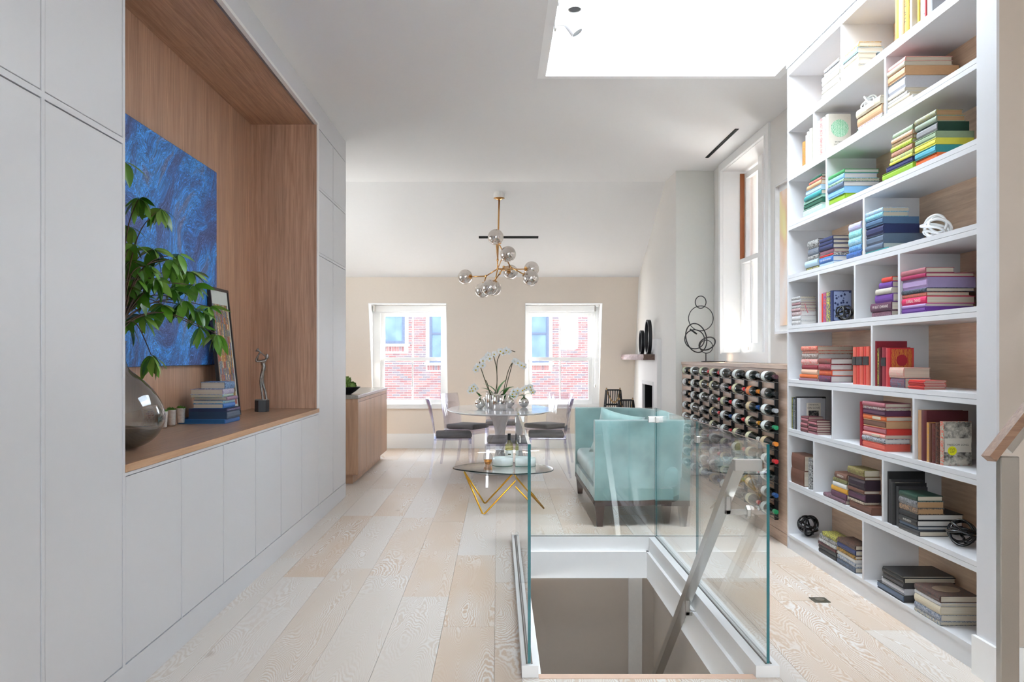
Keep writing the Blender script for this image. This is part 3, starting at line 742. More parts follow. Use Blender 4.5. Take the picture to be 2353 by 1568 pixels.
# upper stair handrail at the right edge of the frame
ur = thing('stair_handrail', 'wood-capped steel handrail rising at the right edge of the frame', 'handrail')
Y_ = 3.0
MB().rbox(1.65, 1.712, 3.0, 3.032, 0, 1.03, .003, 1).build('post', M_STEEL, ur)
a0 = Vector((1.618, 3.016, 1.022)); dd = Vector((.74, .10, .86)).normalized()
upv = dd.cross(Vector((0, 1, 0))).normalized(); upv = -upv if upv.z < 0 else upv
MB().add(*bar(a0, a0+dd*.95, .05, .028, upv)).build('wooden_cap', wood('rail_cap_oak', '#7a5a46', '#9a7860', (3, 60, 60)), ur)
MB().add(*bar(a0+dd*.06-upv*.028, a0+dd*.95-upv*.028, .036, .028, upv)).build('steel_channel', M_STEEL, ur)
sw = thing('light_switch', 'white wall plate behind the wood-capped handrail', 'switch', (2.235, 3.757, 1.21))
MB().rbox(-.035, .10, -.008, 0, -.07, .07, .003, 1).build('plate', mat('#dedbd8', .4), sw)
MB().rbox(-.012, .022, -.013, -.006, -.03, .03, .002, 1).build('rocker', mat('#efedea', .4), sw)
fo = thing('floor_outlet', 'small brass floor outlet plate in front of the bookcase', 'outlet', (1.79, 5.09, 0))
MB().rbox(-.045, .045, -.05, .05, 0, .004, .0015, 1).build('plate', mat('#6f6a5c', .35, .7), fo)
MB().lathe([(0, 0), (.026, 0), (.026, .003), (0, .004)], 16, (0, 0, .0035)).build('lid', mat('#a9a396', .3, .8), fo)
# ================================================================== FIREPLACE
fp = thing('fireplace', 'white fireplace surround with a black firebox beyond the sofa', 'fireplace')
sr = MB()
sr.box(1.935, 1.99, 11.15, FB0, .42, 1.573).box(1.935, 1.99, FB1, 12.62, .42, 1.573).box(1.935, 1.99, FB0, FB1, .99, 1.573)
sr.build('surround', mat('#e4e1df', .35, vary=.02), fp)
fb = MB(); fb.box(2.60, 2.62, FB0, FB1, .40, 1.0).box(1.96, 2.62, FB0-.012, FB0+.012, .42, .99).box(1.96, 2.62, FB1-.012, FB1+.012, .42, .99).box(1.96, 2.62, FB0, FB1, .985, 1.0).box(1.96, 2.62, FB0, FB1, .40, .425)
fb.build('firebox', M_DARK, fp)
MB().box(1.928, 1.936, FB0-.055, FB0-.012, .42, 1.04).box(1.928, 1.936, FB1+.012, FB1+.055, .42, 1.04).box(1.928, 1.936, FB0-.012, FB1+.012, .995, 1.04).build('frame', mat('#cfccca', .4), fp)
rbox('hearth', (1.45, 1.99, 11.0, 13.2, 0, .42), mat('#dcd9d6', .5), fp, .006, 1)
mn = thing('mantel_shelf', 'floating live-edge stone and wood mantel slab above the firebox', 'mantel')
rj = random.Random(3); pts = [(1.99, 11.30)]
slab = MB(); n = 26; ys = [11.30+i*2.0/(n-1) for i in range(n)]
top = [(1.80+rj.uniform(-.012, .012), y) for y in ys]; bot = [(1.775+rj.uniform(-.02, .02), y) for y in ys]
v = []
for (xa, y), (xb, _) in zip(top, bot): v += [(1.934, y, 1.385), (xa, y, 1.385), ((xa+xb)/2+rj.uniform(-.02, .01), y, 1.345), (xb, y, 1.312), (1.934, y, 1.312)]
f_ = []
for i in range(n-1): f_ += [(i*5+k, i*5+(k+1) % 5, i*5+5+(k+1) % 5, i*5+5+k) for k in range(5)]
so = mesh_obj('slab', v, f_+[[0, 1, 2, 3, 4], [5*(n-1)+k for k in (4, 3, 2, 1, 0)]], wood('mantel_wood', '#4e362c', '#6f5244', (40, 4, 40)), mn)
so.data.materials.append(mat('#b9a5a5', .7, vary=.3, scale=60, bump=.4))
for p in so.data.polygons:
    if p.center.x < 1.83 and abs(p.normal.z) < .9 and abs(p.normal.y) < .9: p.material_index = 1
for (c, R_, label) in (((1.862, 11.86), .155, 'smaller black upright ring on the mantel'), ((1.893, 11.53), .218, 'taller black upright ring on the mantel')):
    t = thing('ring_sculpture', label, 'sculpture', (c[0], c[1], 1.386), 0)
    n = 48; vv = []; ff = []
    for i in range(n):
        a = 2*math.pi*i/n
        for (off, wx) in ((0, -.022), (0, .022), (-.024, .022), (-.024, -.022)):
            vv.append((wx, (R_*.78+off)*math.cos(a), R_+(R_+off)*math.sin(a)))
    for i in range(n):
        j = (i+1) % n; ff += [(i*4+k, i*4+(k+1) % 4, j*4+(k+1) % 4, j*4+k) for k in range(4)]
    smooth_auto(mesh_obj('ring', vv, ff, M_BLACK, t), 50)
    MB().rbox(-.024, .024, -.05, .05, 0, .006, .002, 1).build('foot', M_BLACK, t)
def lantern(x, y, z, w, h, label):
    t = thing('lantern', label, 'lantern', (x, y, z))
    a, b = w/2, w/2*.68
    n = 9
    for side in range(4):
        R = Matrix.Rotation(side*math.pi/2, 4, 'Z'); m_ = MB()
        for i in range(n):
            u = -1+2*i/(n-1)
            m_.tube([R @ Vector((u*a, -a, 0)), R @ Vector((u*b, -b, h))], .006, 5)
        o = m_.build('slats', M_BLACKM, t); o['kind'] = 'stuff'
    for (zz, r) in ((.005, a), (h*.62, a+(b-a)*.62), (h, b)):
        MB().tube([(-r, -r, zz), (r, -r, zz), (r, r, zz), (-r, r, zz)], .007, 5, closed=True).build('hoop', M_BLACKM, t)
    MB().tube([(-b, 0, h+.02), (-b*.9, -.04, h-.03), (-b*.45, -b-.03, h-.13), (0, -b-.035, h-.16), (b*.45, -b-.03, h-.13), (b*.9, -.04, h-.03), (b, 0, h+.02)], .010, 6).build('rope_handle', mat('#b58d5f', .8, vary=.2, scale=150), t)
    for s in (-1, 1): MB().tube([(s*b, 0, h-.01), (s*b, 0, h+.03)], .006, 5).build('lug', M_BLACKM, t)
    MB().lathe([(0, .01), (.04, .01), (.04, .16), (0, .16)], 14).build('candle', mat('#e9e3d6', .5), t)
lantern((1409-VX)/F*11.9, 11.9, .42, .26, .50, 'taller black slatted lantern with rope handle behind the sofa')
lantern((1437-VX)/F*11.6, 11.55, .42, .25, .385, 'shorter black slatted lantern with rope handle behind the sofa')
# ================================================================== WINE WALL
wp = thing('wine_wall_panel', 'waist-high oak panelled wall with ledge behind the wine rack', 'panel')
box('face_panel', (2.06, 2.08, 6.495, 10.242, .087, 1.265), M_OAK_WINE, wp)
box('core', (2.08, 2.415, 6.495, 10.242, 0.0, 1.265), M_OAK_WINE, wp)
box('toe_board', (2.06, 2.08, 6.495, 10.242, 0, .084), M_OAK_WINE, wp)
box('ledge', (2.05, 2.415, 6.495, 10.242, 1.268, 1.298), wood('ledge_oak', '#a68870', '#bfa48e', (60, 3, 60), .4), wp)
rk = thing('wine_rack', 'black metal peg wine rack fixed to the oak panel', 'wine rack')
POST = [6.73+.416*k for k in range(8)]
ROWZ = [1.205-.122*k for k in range(9)]
for y in POST:
    box('post', (2.034, 2.0595, y-.012, y+.012, ROWZ[-1]-.075, ROWZ[0]+.0), M_BLACKM, rk)
peg = None
for y in POST:
    for z in ROWZ:
        if peg is None:
            peg = MB().tube([(.0, -.15, 0), (.0, .14, 0)], .004, 6).tube([(-.04, -.15, 0), (-.04, .14, 0)], .004, 6).box(-.045, .045, -.004, .004, -.004, .004).build('cradle', M_STEELD, rk)
            o = peg
        else:
            o = bpy.data.objects.new('cradle', peg.data); link(o, rk)
        o.location = (2.02, y, z-.036)
def bottle_prof(kind):
    if kind == 0: return [(0, 0), (.034, 0), (.0375, .004), (.0375, .185), (.033, .205), (.020, .225), (.0150, .24), (.0145, .292), (.0155, .293), (.0155, .300), (0, .300)]
    return [(0, 0), (.037, 0), (.041, .004), (.041, .13), (.036, .165), (.026, .20), (.018, .235), (.0145, .26), (.0145, .292), (.0158, .293), (.0158, .300), (0, .300)]
M_BOT = mat('#0b0d0c', .1, vary=.1, spec=.35)
BOTM = []
for kind in (0, 1):
    b = MB().lathe(bottle_prof(kind), 18); me = bpy.data.meshes.new('bottle_body'); me.from_pydata([tuple(x) for x in b.v], [], b.f); me.materials.append(M_BOT)
    me.polygons.foreach_set('use_smooth', [True]*len(me.polygons)); me.set_sharp_from_angle(angle=.9)
    R = .0381 if kind == 0 else .0416
    lb = MB().lathe([(R, .035), (R+.0004, .036), (R+.0004, .125 if kind == 0 else .12), (R, .126 if kind == 0 else .121)], 18)
    lb.f = [f for f in lb.f if len(f) == 4]
    lm = bpy.data.meshes.new('label'); lm.from_pydata([tuple(x) for x in lb.v], [], lb.f); lm.polygons.foreach_set('use_smooth', [True]*len(lm.polygons))
    cp = MB().lathe([(.0152, .235), (.0160, .236), (.0158, .291), (.0165, .293), (.0165, .3008), (0, .3015)], 14)
    cm = bpy.data.meshes.new('capsule'); cm.from_pydata([tuple(x) for x in cp.v], [], cp.f); cm.polygons.foreach_set('use_smooth', [True]*len(cm.polygons)); cm.set_sharp_from_angle(angle=.9)
    lm.materials.append(None); cm.materials.append(None)
    BOTM.append((me, lm, cm))
CAPS = {'purple': '#4a2430', 'black': '#1a1a1c', 'silver': '#b9bcc0', 'green': '#1f8a5a', 'orange': '#d9822b', 'red': '#c5262e', 'blue': '#24508c', 'gold': '#c08a3c', 'white': '#d8d4cc', 'amber': '#d8962a'}
LABS = {'white': '#d9dcd8', 'cream': '#cfc9a6', 'orange': '#d8743a', 'grey': '#a39a94', 'sage': '#c3cba8', 'tan': '#c4ad86'}
grid = ['purple/white silver/white black/white black/white red/cream red/sage black/white gold/sage',
        'black/grey orange/orange red/cream red/grey black/cream gold/cream black/white gold/white',
        'silver/white blue/tan black/white red/cream red/grey black/white black/white gold/grey',
        'green/white amber/cream red/white blue/white red/tan black/grey black/white gold/white',
        'orange/tan white/cream black/cream red/white white/cream black/grey black/white black/white',
        'red/white black/cream red/white gold/cream black/white red/cream black/grey silver/white',
        'black/white red/white blue/cream black/tan red/white black/cream gold/white black/cream',
        'blue/white black/tan green/white red/cream black/white silver/white red/tan black/white',
        'green/white red/cream black/white gold/white blue/tan black/cream red/white black/white']
rn = ['top', 'second', 'third', 'fourth', 'fifth', 'sixth', 'seventh', 'eighth', 'bottom']
cn = ['nearest the bookcase', 'second from the bookcase', 'third from the bookcase', 'fourth from the bookcase', 'fourth from the fireplace', 'third from the fireplace', 'second from the fireplace', 'nearest the fireplace']
rbt = random.Random(11)
for i, rowtxt in enumerate(grid):
    for j, e in enumerate(rowtxt.split()):
        cap, lab = e.split('/')
        kind = 1 if rbt.random() < .35 else 0
        R = .0375 if kind == 0 else .041
        t = thing('wine_bottle', '%s-capped wine bottle with %s label, %s rack row, column %s' % (cap, lab, rn[i], cn[j]), 'wine bottle', (2.0, POST[j]+.142, ROWZ[i]-.032+R), group='bottles lying in the wall rack')
        t.rotation_euler = (math.radians(90), rbt.uniform(0, 6.28)*0, 0)
        for me, nm in zip(BOTM[kind], ('bottle_body', 'label', 'capsule')):
            o = bpy.data.objects.new(nm, me); link(o, t)
            if nm != 'bottle_body':
                o.material_slots[0].link = 'OBJECT'
                o.material_slots[0].material = mat(LABS[lab], .55, vary=.25, scale=45) if nm == 'label' else mat(CAPS[cap], .3, .4 if cap in ('gold', 'silver', 'amber') else 0.0)
# looped ring sculpture on the ledge
rs_ = thing('loop_sculpture', 'dark wire sculpture of interlocking rings on the oak ledge', 'sculpture', (2.262, 9.62, 1.298))
MB().rbox(-.115, .115, -.05, .05, .0, .012, .003, 1).build('base', M_BLACKM, rs_)
YS = 9.62
def loc_px(px, py, dy=0): p = at(px, py, YS); return Vector((p.x-2.262, dy, p.z-1.298))
MB().tube([(loc_px(1622, 830).x, 0, .01), (loc_px(1622, 812).x, 0, loc_px(1622, 811).z)], .006, 8).build('stem', M_BLACKM, rs_)
for (cx, cy, rx, ry, rot, tilt, th) in ((1610, 694.7, 13, 14, 0, .2, .007), (1610.5, 732, 29, 28.5, 0, .1, .006), (1600, 777, 25, 34, -18, .3, .009), (1596, 780, 21, 22, 10, -.4, .008),
                                  (1625, 790, 22, 13.5, -22, .5, .010), (1623, 797, 14, 15, 0, -.2, .006)):
    s = YS/F; pts = []
    for i in range(40):
        a = 2*math.pi*i/40; u = rx*math.cos(a); v = ry*math.sin(a); r_ = math.radians(rot)
        uu, vv = u*math.cos(r_)-v*math.sin(r_), u*math.sin(r_)+v*math.cos(r_)
        q = loc_px(cx+uu, cy+vv); pts.append(Vector((q.x, tilt*u*s+.3*tilt*v*s, q.z)))
    MB().tube(pts, th*.72, 7, closed=True).build('ring', M_BLACKM, rs_, True)
pts = [loc_px(1586, 757, 0), loc_px(1598, 768, -.06)]
MB().tube(pts, .009, 7).build('strap', M_BLACKM, rs_, True)
# acrylic-framed pastel picture on the right wall
ap = thing('pastel_picture', 'pale pastel print in a clear frame beside the bookcase', 'picture', (2.414, 7.42, 2.19))
def pastel():
    m, N, L, B = new_mat('pastel_wash')
    tc = N.new('ShaderNodeTexCoord'); mp = N.new('ShaderNodeMapping'); mp.inputs['Scale'].default_value = (1, 2.2, 1.2)
    nz = N.new('ShaderNodeTexNoise'); nz.inputs['Scale'].default_value = 1.4; nz.inputs['Detail'].default_value = 1
    r = ramp(N, [(.3, '#f4e9e2'), (.48, '#f3d9c8'), (.58, '#f0c9a6'), (.68, '#f2e2a0'), (.8, '#f6efe8')])
    L.new(tc.outputs['Object'], mp.inputs['Vector']); L.new(mp.outputs[0], nz.inputs['Vector']); L.new(nz.outputs['Fac'], r.inputs['Fac']); L.new(r.outputs['Color'], B.inputs['Base Color'])
    return m
box('print', (-.012, -.004, -.38, .38, -.57, .57), pastel(), ap)
MB().box(-.035, 0, -.42, -.40, -.64, .64).box(-.035, 0, .43, .45, -.64, .64).box(-.035, 0, -.40, .43, -.64, -.62).box(-.035, 0, -.40, .43, .62, .64).build('frame', mat('#e3e1e0', .2), ap)
box('mat_board', (-.004, 0, -.40, .43, -.62, .62), mat('#eeebe8', .6), ap)
# ================================================================== SOFA
M_VELVET = mat('#7f9f9d', .75, vary=.75, scale=3.2, sheen=.6, spec=.2)
M_LEG = wood('dark_leg_wood', '#33231f', '#4a3530', (60, 60, 4), .4)
sf = thing('sofa', 'mint velvet loveseat with curved back on dark tapered legs', 'sofa')
x0, x1, y0, y1, rr = .765, 1.53, 7.26, 9.11, .50
plan = [(x0, y0)]+[(x0+(x1-rr-x0)*i/4, y0) for i in range(1, 5)]
for i in range(1, 10):
    a = -math.pi/2+math.pi/2*i/9; plan.append((x1-rr+rr*math.cos(a), y0+rr+rr*math.sin(a)))
plan += [(x1, y0+rr+(y1-y0-2*rr)*i/3) for i in range(1, 4)]
for i in range(1, 10):
    a = math.pi/2*i/9; plan.append((x1-rr+rr*math.cos(a), y1-rr+rr*math.sin(a)))
plan += [(x0+(x1-rr-x0)*(1-i/4), y1) for i in range(1, 5)]
def sweep(sec, m, name, cap=True):
    vs_ = []; n = len(sec); P = len(plan)
    for i, (px_, py_) in enumerate(plan):
        q0 = plan[max(i-1, 0)]; q1 = plan[min(i+1, P-1)]
        t = Vector((q1[0]-q0[0], q1[1]-q0[1], 0)).normalized(); nrm = Vector((t.y, -t.x, 0))
        for off, z in sec: vs_.append((px_+nrm.x*off, py_+nrm.y*off, z))
    fs = []
    for i in range(P-1): fs += [(i*n+k, i*n+(k+1) % n, i*n+n+(k+1) % n, i*n+n+k) for k in range(n)]
    fs += [list(range(n))[::-1], [(P-1)*n+k for k in range(n)]]
    return smooth_auto(mesh_obj(name, vs_, fs, m, sf), 50)
sweep([(0, .212), (.012, .4), (.028, .65), (.040, .825), (.030, .846), (.0, .853), (-.05, .853), (-.075, .846), (-.085, .825), (-.088, .45), (-.09, .30), (-.09, .212)], M_VELVET, 'backrest')
sweep([(-.004, .168), (-.004, .211), (-.09, .211), (-.09, .168)], M_LEG, 'base_rail')
MB().rbox(x0+.01, 1.46, y0+.092, y1-.092, .302, .462, .045, 3).build('seat_cushion', M_VELVET, sf); smooth_auto(sf.children[-1], 60)
for c in sf.children:
    if c.name.startswith('seat_cushion'): smooth_auto(c, 60)
box('seat_base', (x0+.004, 1.40, y0+.05, y1-.05, .212, .299), M_VELVET, sf)
box('front_rail', (x0, x0+.05, y0+.02, y1-.02, .170, .210), M_LEG, sf)
for (lx, ly) in ((x0+.045, y0+.05), (x0+.045, y1-.05), (1.37, y0+.20), (1.37, y1-.20)):
    MB().add([(lx-.038, ly-.038, .168), (lx+.038, ly-.038, .168), (lx+.038, ly+.038, .168), (lx-.038, ly+.038, .168),
              (lx-.022, ly-.022, 0), (lx+.022, ly-.022, 0), (lx+.022, ly+.022, 0), (lx-.022, ly+.022, 0)],
             [(0, 1, 2, 3), (7, 6, 5, 4), (0, 4, 5, 1), (1, 5, 6, 2), (2, 6, 7, 3), (3, 7, 4, 0)]).build('leg', M_LEG, sf)
def pillow(name, label, loc, rot, w, h, d, m):
    n = 12; vs_ = []; fs = []
    for s in (1, -1):
        for i in range(n+1):
            for j in range(n+1):
                u, v = -1+2*i/n, -1+2*j/n
                k = (1-abs(u)**3)*(1-abs(v)**3)
                e = 1-.08*(1-abs(u)**2)*0
                pu = u*(1-.10*(1-v*v)**1*abs(u)); pv = v*(1-.10*(1-u*u)*abs(v))
                vs_.append((pu*w/2, s*d/2*max(k, 0)**.55, pv*h/2))
    N_ = (n+1)*(n+1)
    for s in (0, 1):
        for i in range(n):
            for j in range(n):
                q = [s*N_+i*(n+1)+j, s*N_+(i+1)*(n+1)+j, s*N_+(i+1)*(n+1)+j+1, s*N_+i*(n+1)+j+1]
                fs.append(q if s == 0 else q[::-1])
    t = thing(name, label, 'pillow', loc); t.rotation_euler = rot
    o = mesh_obj('cover', vs_, fs, m, t, True)
    ed = [(-w/2*.99, 0, -h/2*.99), (w/2*.99, 0, -h/2*.99), (w/2*.99, 0, h/2*.99), (-w/2*.99, 0, h/2*.99)]
    bm = bmesh.new(); bm.from_mesh(o.data); bmesh.ops.remove_doubles(bm, verts=bm.verts, dist=.0005); bm.to_mesh(o.data); bm.free()
    return t
pillow('throw_pillow', 'mint velvet throw pillow leaning in the near sofa corner', (1.00, 7.70, .70), (math.radians(18), math.radians(13), 0), .38, .42, .13, mat('#a0bfbc', .7, vary=.18, scale=9, sheen=.6, spec=.2))
# ================================================================== COFFEE TABLE AND WHAT IS ON IT
ct = thing('coffee_table', 'oval glass coffee table on bent gold rod legs', 'coffee table')
cp_ = catmull([(-.405, 8.12, 0), (-.22, 7.86, 0), (.10, 7.69, 0), (.38, 7.78, 0), (.485, 8.02, 0), (.40, 8.33, 0), (.12, 8.53, 0), (-.22, 8.46, 0)], 8, True)
poly = [(p.x, p.y) for p in cp_]
o = MB().prism(poly, 'z', .362, .372).build('glass_top', M_TABLEG, ct); o.data.materials.append(mat('#1d2b28', .15))
for p in o.data.polygons:
    if abs(p.normal.z) < .5: p.material_index = 1
rod = .0075
MB().tube([(-.294, 7.93, .355), (-.13, 8.40, .012), (-.115, 8.385, .012), (.13, 7.86, .355)], rod, 8).build('leg', M_GOLD, ct, True)
MB().tube([(-.294, 7.93, .355), (-.135, 7.83, .010), (-.118, 7.83, .010), (.155, 7.95, .28), (.165, 7.955, .28), (.405, 8.11, .008)], rod, 8).build('leg', M_GOLD, ct, True)
MB().tube([(.13, 7.86, .355), (.30, 8.02, .15), (.405, 8.11, .01)], rod, 8).build('leg', M_GOLD, ct, True)
TZ = .372
def on_table(px, py, z=TZ): Y = fy(py, z); return ((px-VX)/F*Y, Y, z)
bo = thing('wine_bottle', 'white wine bottle standing on the glass coffee table', 'wine bottle', on_table(1170, 1066))
M_WINEW = clear('pale_wine_glass', (.86, .86, .55), (.5, .52, .25), f0=.05)
b = MB().lathe([(0, 0), (.033, 0), (.036, .004), (.036, .165), (.032, .185), (.019, .205), (.0145, .22), (.014, .255), (0, .256)], 20); b.build('bottle_body', M_WINEW, bo, True)
lb = MB().lathe([(.0365, .03), (.0366, .031), (.0366, .125), (.0365, .126)], 20); lb.f = [f for f in lb.f if len(f) == 4]; lb.build('label', mat('#e6e9e2', .6, vary=.04), bo, True)
MB().lathe([(.0148, .218), (.0155, .22), (.0155, .275), (.0148, .277), (0, .277)], 16).build('capsule', M_BLACK, bo)
box('label_mark', (-.012, .016, -.0372, -.0366, .085, .095), mat('#4c4a2a', .6), bo)
def tumbler(px, py, label, fill=False, flip=False, lid=False):
    t = thing('tumbler', label, 'glass', on_table(px, py), group='stemless glasses on the coffee table')
    pr = [(.026, .0), (.034, .02), (.042, .05), (.041, .085), (.034, .115)]
    if flip: pr = [(r_, .115-z) for r_, z in pr][::-1]
    q = MB().lathe([(0, pr[0][1])]+pr, 18) if not flip else MB().lathe(pr+[(0, pr[-1][1])], 18)
    q.f = [f for f in q.f if len(f) <= 4]
    q.build('glass_bowl', M_CLEARG, t, True)
    if fill: MB().lathe([(0, .003), (.025, .003), (.033, .02), (.0405, .046), (0, .046)], 18).build('drink', clear('amber_drink', (.85, .55, .22), f0=.04), t)
    return t
tumbler(1121, 1068, 'stemless glass half full of amber drink, leftmost on the coffee table', True)
tumbler(1155, 1066, 'upturned clear glass left of the white wine bottle', flip=True)
tumbler(1195, 1066, 'upturned clear glass right of the white wine bottle', flip=True)
tumbler(1211, 1068, 'upturned clear glass rightmost on the coffee table', flip=True)
for (px, py, lab) in ((1155, 1076, 'frosted white glass bowl in front of the wine bottle'), (1207, 1077, 'frosted white glass bowl seen through the guardrail on the coffee table')):
    t = thing('glass_bowl', lab, 'bowl', on_table(px, py-6))
    MB().lathe([(0, 0), (.088, 0), (.094, .006), (.094, .072), (.090, .074), (.088, .070), (.087, .012), (0, .010)], 28).build('bowl_wall', mat('#dfe8e4', .25, vary=.02), t, True)
    MB().lathe([(.0945, .0), (.0955, .002), (.0945, .005)], 28).build('foot_ring', mat('#5f7f74', .2), t)
# ================================================================== DINING TABLE AND CHAIRS
TX, TY = .02, 10.87
dt = thing('dining_table', 'oval white pedestal dining table with glossy top', 'dining table', (TX, TY, 0))
def oval(a, b, n=56, e=2.1): return [(a*math.copysign(abs(math.cos(t))**(2/e), math.cos(t)), b*math.copysign(abs(math.sin(t))**(2/e), math.sin(t))) for t in [2*math.pi*i/n for i in range(n)]]
tp = MB(); A, Bq = .622, 1.10
rings = [(.93, .712), (1.0, .728), (1.0, .731), (.992, .735)]
ov = oval(A, Bq); n = len(ov); vs_ = []
for k, z in rings: vs_ += [(x*(1-(1-k)), y*(1-(1-k)*A/Bq), z) for x, y in ov]
fs = [list(range(n))[::-1], [3*n+i for i in range(n)]]
for r_ in range(3): fs += [(r_*n+i, r_*n+(i+1) % n, r_*n+n+(i+1) % n, r_*n+n+i) for i in range(n)]
smooth_auto(mesh_obj('table_top', vs_, fs, mat('#e3e6e8', .07, vary=.03, scale=4, spec=.6), dt), 30)
bs_ = MB().lathe([(.36, 0), (.36, .008), (.30, .016), (.16, .05), (.075, .12), (.055, .22), (.052, .34), (.062, .48), (.095, .60), (.16, .70), (.18, .712)], 40)
bs_.v = [Vector((v.x, v.y*1.25, v.z)) for v in bs_.v]
bs_.build('pedestal', mat('#e6e5e4', .25, vary=.01), dt, True)
M_CUSH = mat('#6f6b6c', .85, vary=.1, scale=60)
def chair(x, y, face, label):
    t = thing('dining_chair', label, 'chair', (x, y, 0), face-math.pi/2, 'clear acrylic dining chairs')   # local +Y is forward
    w = .215
    rbox('seat', (-w, w, -.21, .21, .425, .445), M_ACRYL, t, .006, 2)
    box('apron', (-w+.01, w-.01, .185, .205, .385, .425), M_ACRYL, t); box('apron', (-w+.01, w-.01, -.205, -.185, .385, .425), M_ACRYL, t)
    for sx in (-1, 1):
        for sy in (-1, 1):
            tx, ty = sx*(w-.018), sy*.19
            bx, by = sx*(w-.006), sy*.215+(-.04 if sy < 0 else .0)
            MB().add([(tx-.017, ty-.017, .43), (tx+.017, ty-.017, .43), (tx+.017, ty+.017, .43), (tx-.017, ty+.017, .43),
                      (bx-.011, by-.011, 0), (bx+.011, by-.011, 0), (bx+.011, by+.011, 0), (bx-.011, by+.011, 0)],
                     [(0, 1, 2, 3), (7, 6, 5, 4), (0, 4, 5, 1), (1, 5, 6, 2), (2, 6, 7, 3), (3, 7, 4, 0)]).build('leg', M_ACRYL, t)
    nb_ = 8; vs_ = []
    for (z, yo) in ((.43, -.205), (.60, -.222), (.78, -.25), (.885, -.275)):
        for side in (0, .014):
            for i in range(nb_+1):
                u = -1+2*i/nb_; vs_.append((u*(w-.004), yo-.035*(1-u*u)*(z-.43)/.45+side, z))
    fs = []; st = nb_+1
    for lv in range(3):
        for i in range(nb_):
            a = lv*2*st+i; c = (lv+1)*2*st+i
            fs += [(a+1, a, c, c+1), (a+st, a+st+1, c+st+1, c+st)]
        a = lv*2*st; c = a+2*st
        fs += [(a, a+st, c+st, c), (a+st+nb_, a+nb_, c+nb_, c+st+nb_)]
    L3 = 6*st
    fs += [(L3+i, L3+st+i, L3+st+i+1, L3+i+1) for i in range(nb_)]; fs += [(i+1, st+i+1, st+i, i) for i in range(nb_)]
    mesh_obj('backrest', vs_, fs, M_ACRYL, t)
    MB().rbox(-w+.008, w-.008, -.185, .215, .447, .505, .022, 3).build('seat_pad', M_CUSH, t)
    for c in t.children:
        if c.name.startswith('seat_pad'): smooth_auto(c, 60)
    return t
chair(-.52, 10.36, math.radians(4), 'clear acrylic chair with grey pad on the left side nearest the viewer')
chair(-.40, 11.62, math.radians(-28), 'clear acrylic chair with grey pad farther along the table left side')
chair(.09, 9.72, math.radians(90), 'clear acrylic chair with grey pad at the near table end, back to viewer')
chair(.04, 12.22, math.radians(-90), 'clear acrylic chair with grey pad at the far table end')
chair(.56, 10.42, math.radians(178), 'clear acrylic chair with grey pad on the right side beside the sofa')
chair(.62, 11.70, math.radians(222), 'clear acrylic chair with grey pad farther along the table right side')
# ---- table decoration
TZ2 = .736
def dloc(px, Y): return ((px-VX)/F*Y, Y, TZ2)
M_PETAL = mat('#f2f3f2', .6, vary=.02); M_YEL = mat('#d9b81e', .6); M_STEM = mat('#4c4a2c', .7, vary=.3); M_LEAF = mat('#3f7d2c', .4, vary=.25, scale=12)
def leaf_mesh(name, L, Wd, curl=.25, fold=.12, n=7, m=None):
    vs_ = []; fs = []
    for i in range(n+1):
        t = i/n; w = Wd/2*(math.sin(math.pi*min(1, t*.96+.04)**.85))**.8 if 0 < i < n else Wd*.03
        z = -curl*L*t*t
        vs_ += [(-w, t*L, z+fold*w), (0, t*L, z), (w, t*L, z+fold*w)]
    for i in range(n):
        a = i*3; fs += [(a, a+1, a+4, a+3), (a+1, a+2, a+5, a+4)]
    me = bpy.data.meshes.new(name); me.from_pydata(vs_, [], fs); me.polygons.foreach_set('use_smooth', [True]*len(fs))
    if m: me.materials.append(m)
    return me
def orient(o, loc, direction, roll=0.0, scale=1.0):
    d = Vector(direction).normalized()
    q = d.to_track_quat('Y', 'Z') @ Quaternion((0, 1, 0), roll)
    o.rotation_mode = 'QUATERNION'; o.rotation_quaternion = q; o.location = loc; o.scale = (scale,)*3
# one orchid bloom: five petals and a lip in one flower mesh
def bloom_mesh():
    b = MB()
    for k in range(5):
        a = math.radians(90+72*k); big = k in (1, 4); L, w = (.030, .034) if big else (.030, .021)
        R = Matrix.Rotation(a-math.pi/2, 4, 'Y')
        n = 5; vs_ = []; fs = []
        for i in range(n+1):
            t = i/n; ww = w/2*math.sin(math.pi*(.12+.82*t)); vs_ += [R @ Vector((-ww, -.006*t, L*t)), R @ Vector((0, -.010*math.sin(math.pi*t), L*t)), R @ Vector((ww, -.006*t, L*t))]
        for i in range(n): fs += [(i*3, i*3+1, i*3+4, i*3+3), (i*3+1, i*3+2, i*3+5, i*3+4)]
        b.add(vs_, fs)
    return b
_bl = bloom_mesh(); BLOOM = bpy.data.meshes.new('flower'); BLOOM.from_pydata([tuple(v) for v in _bl.v], [], _bl.f); BLOOM.materials.append(M_PETAL); BLOOM.polygons.foreach_set('use_smooth', [True]*len(BLOOM.polygons))
_lp = MB().lathe([(0, -.006), (.006, -.003), (.007, .002), (0, .007)], 8); LIP = bpy.data.meshes.new('lip'); LIP.from_pydata([tuple(v) for v in _lp.v], [], _lp.f); LIP.materials.append(M_YEL)
rfl = random.Random(4)
def bloom(parent, loc, yaw=0, pitch=0, s=1.0):
    o = bpy.data.objects.new('flower', BLOOM); link(o, parent); o.location = loc; o.rotation_euler = (pitch, rfl.uniform(-.5, .5), yaw); o.scale = (s,)*3
    l = bpy.data.objects.new('lip', LIP); link(l, o); l.location = (0, -.012, -.004)
def pxl(px, py, Y, base): return at(px, py, Y)-Vector(base)
YP = 10.62
base = dloc(1148.5, YP)
pot = thing('orchid_pot', 'mirrored silver cylinder pot of orchids at the table centre', 'pot', base)
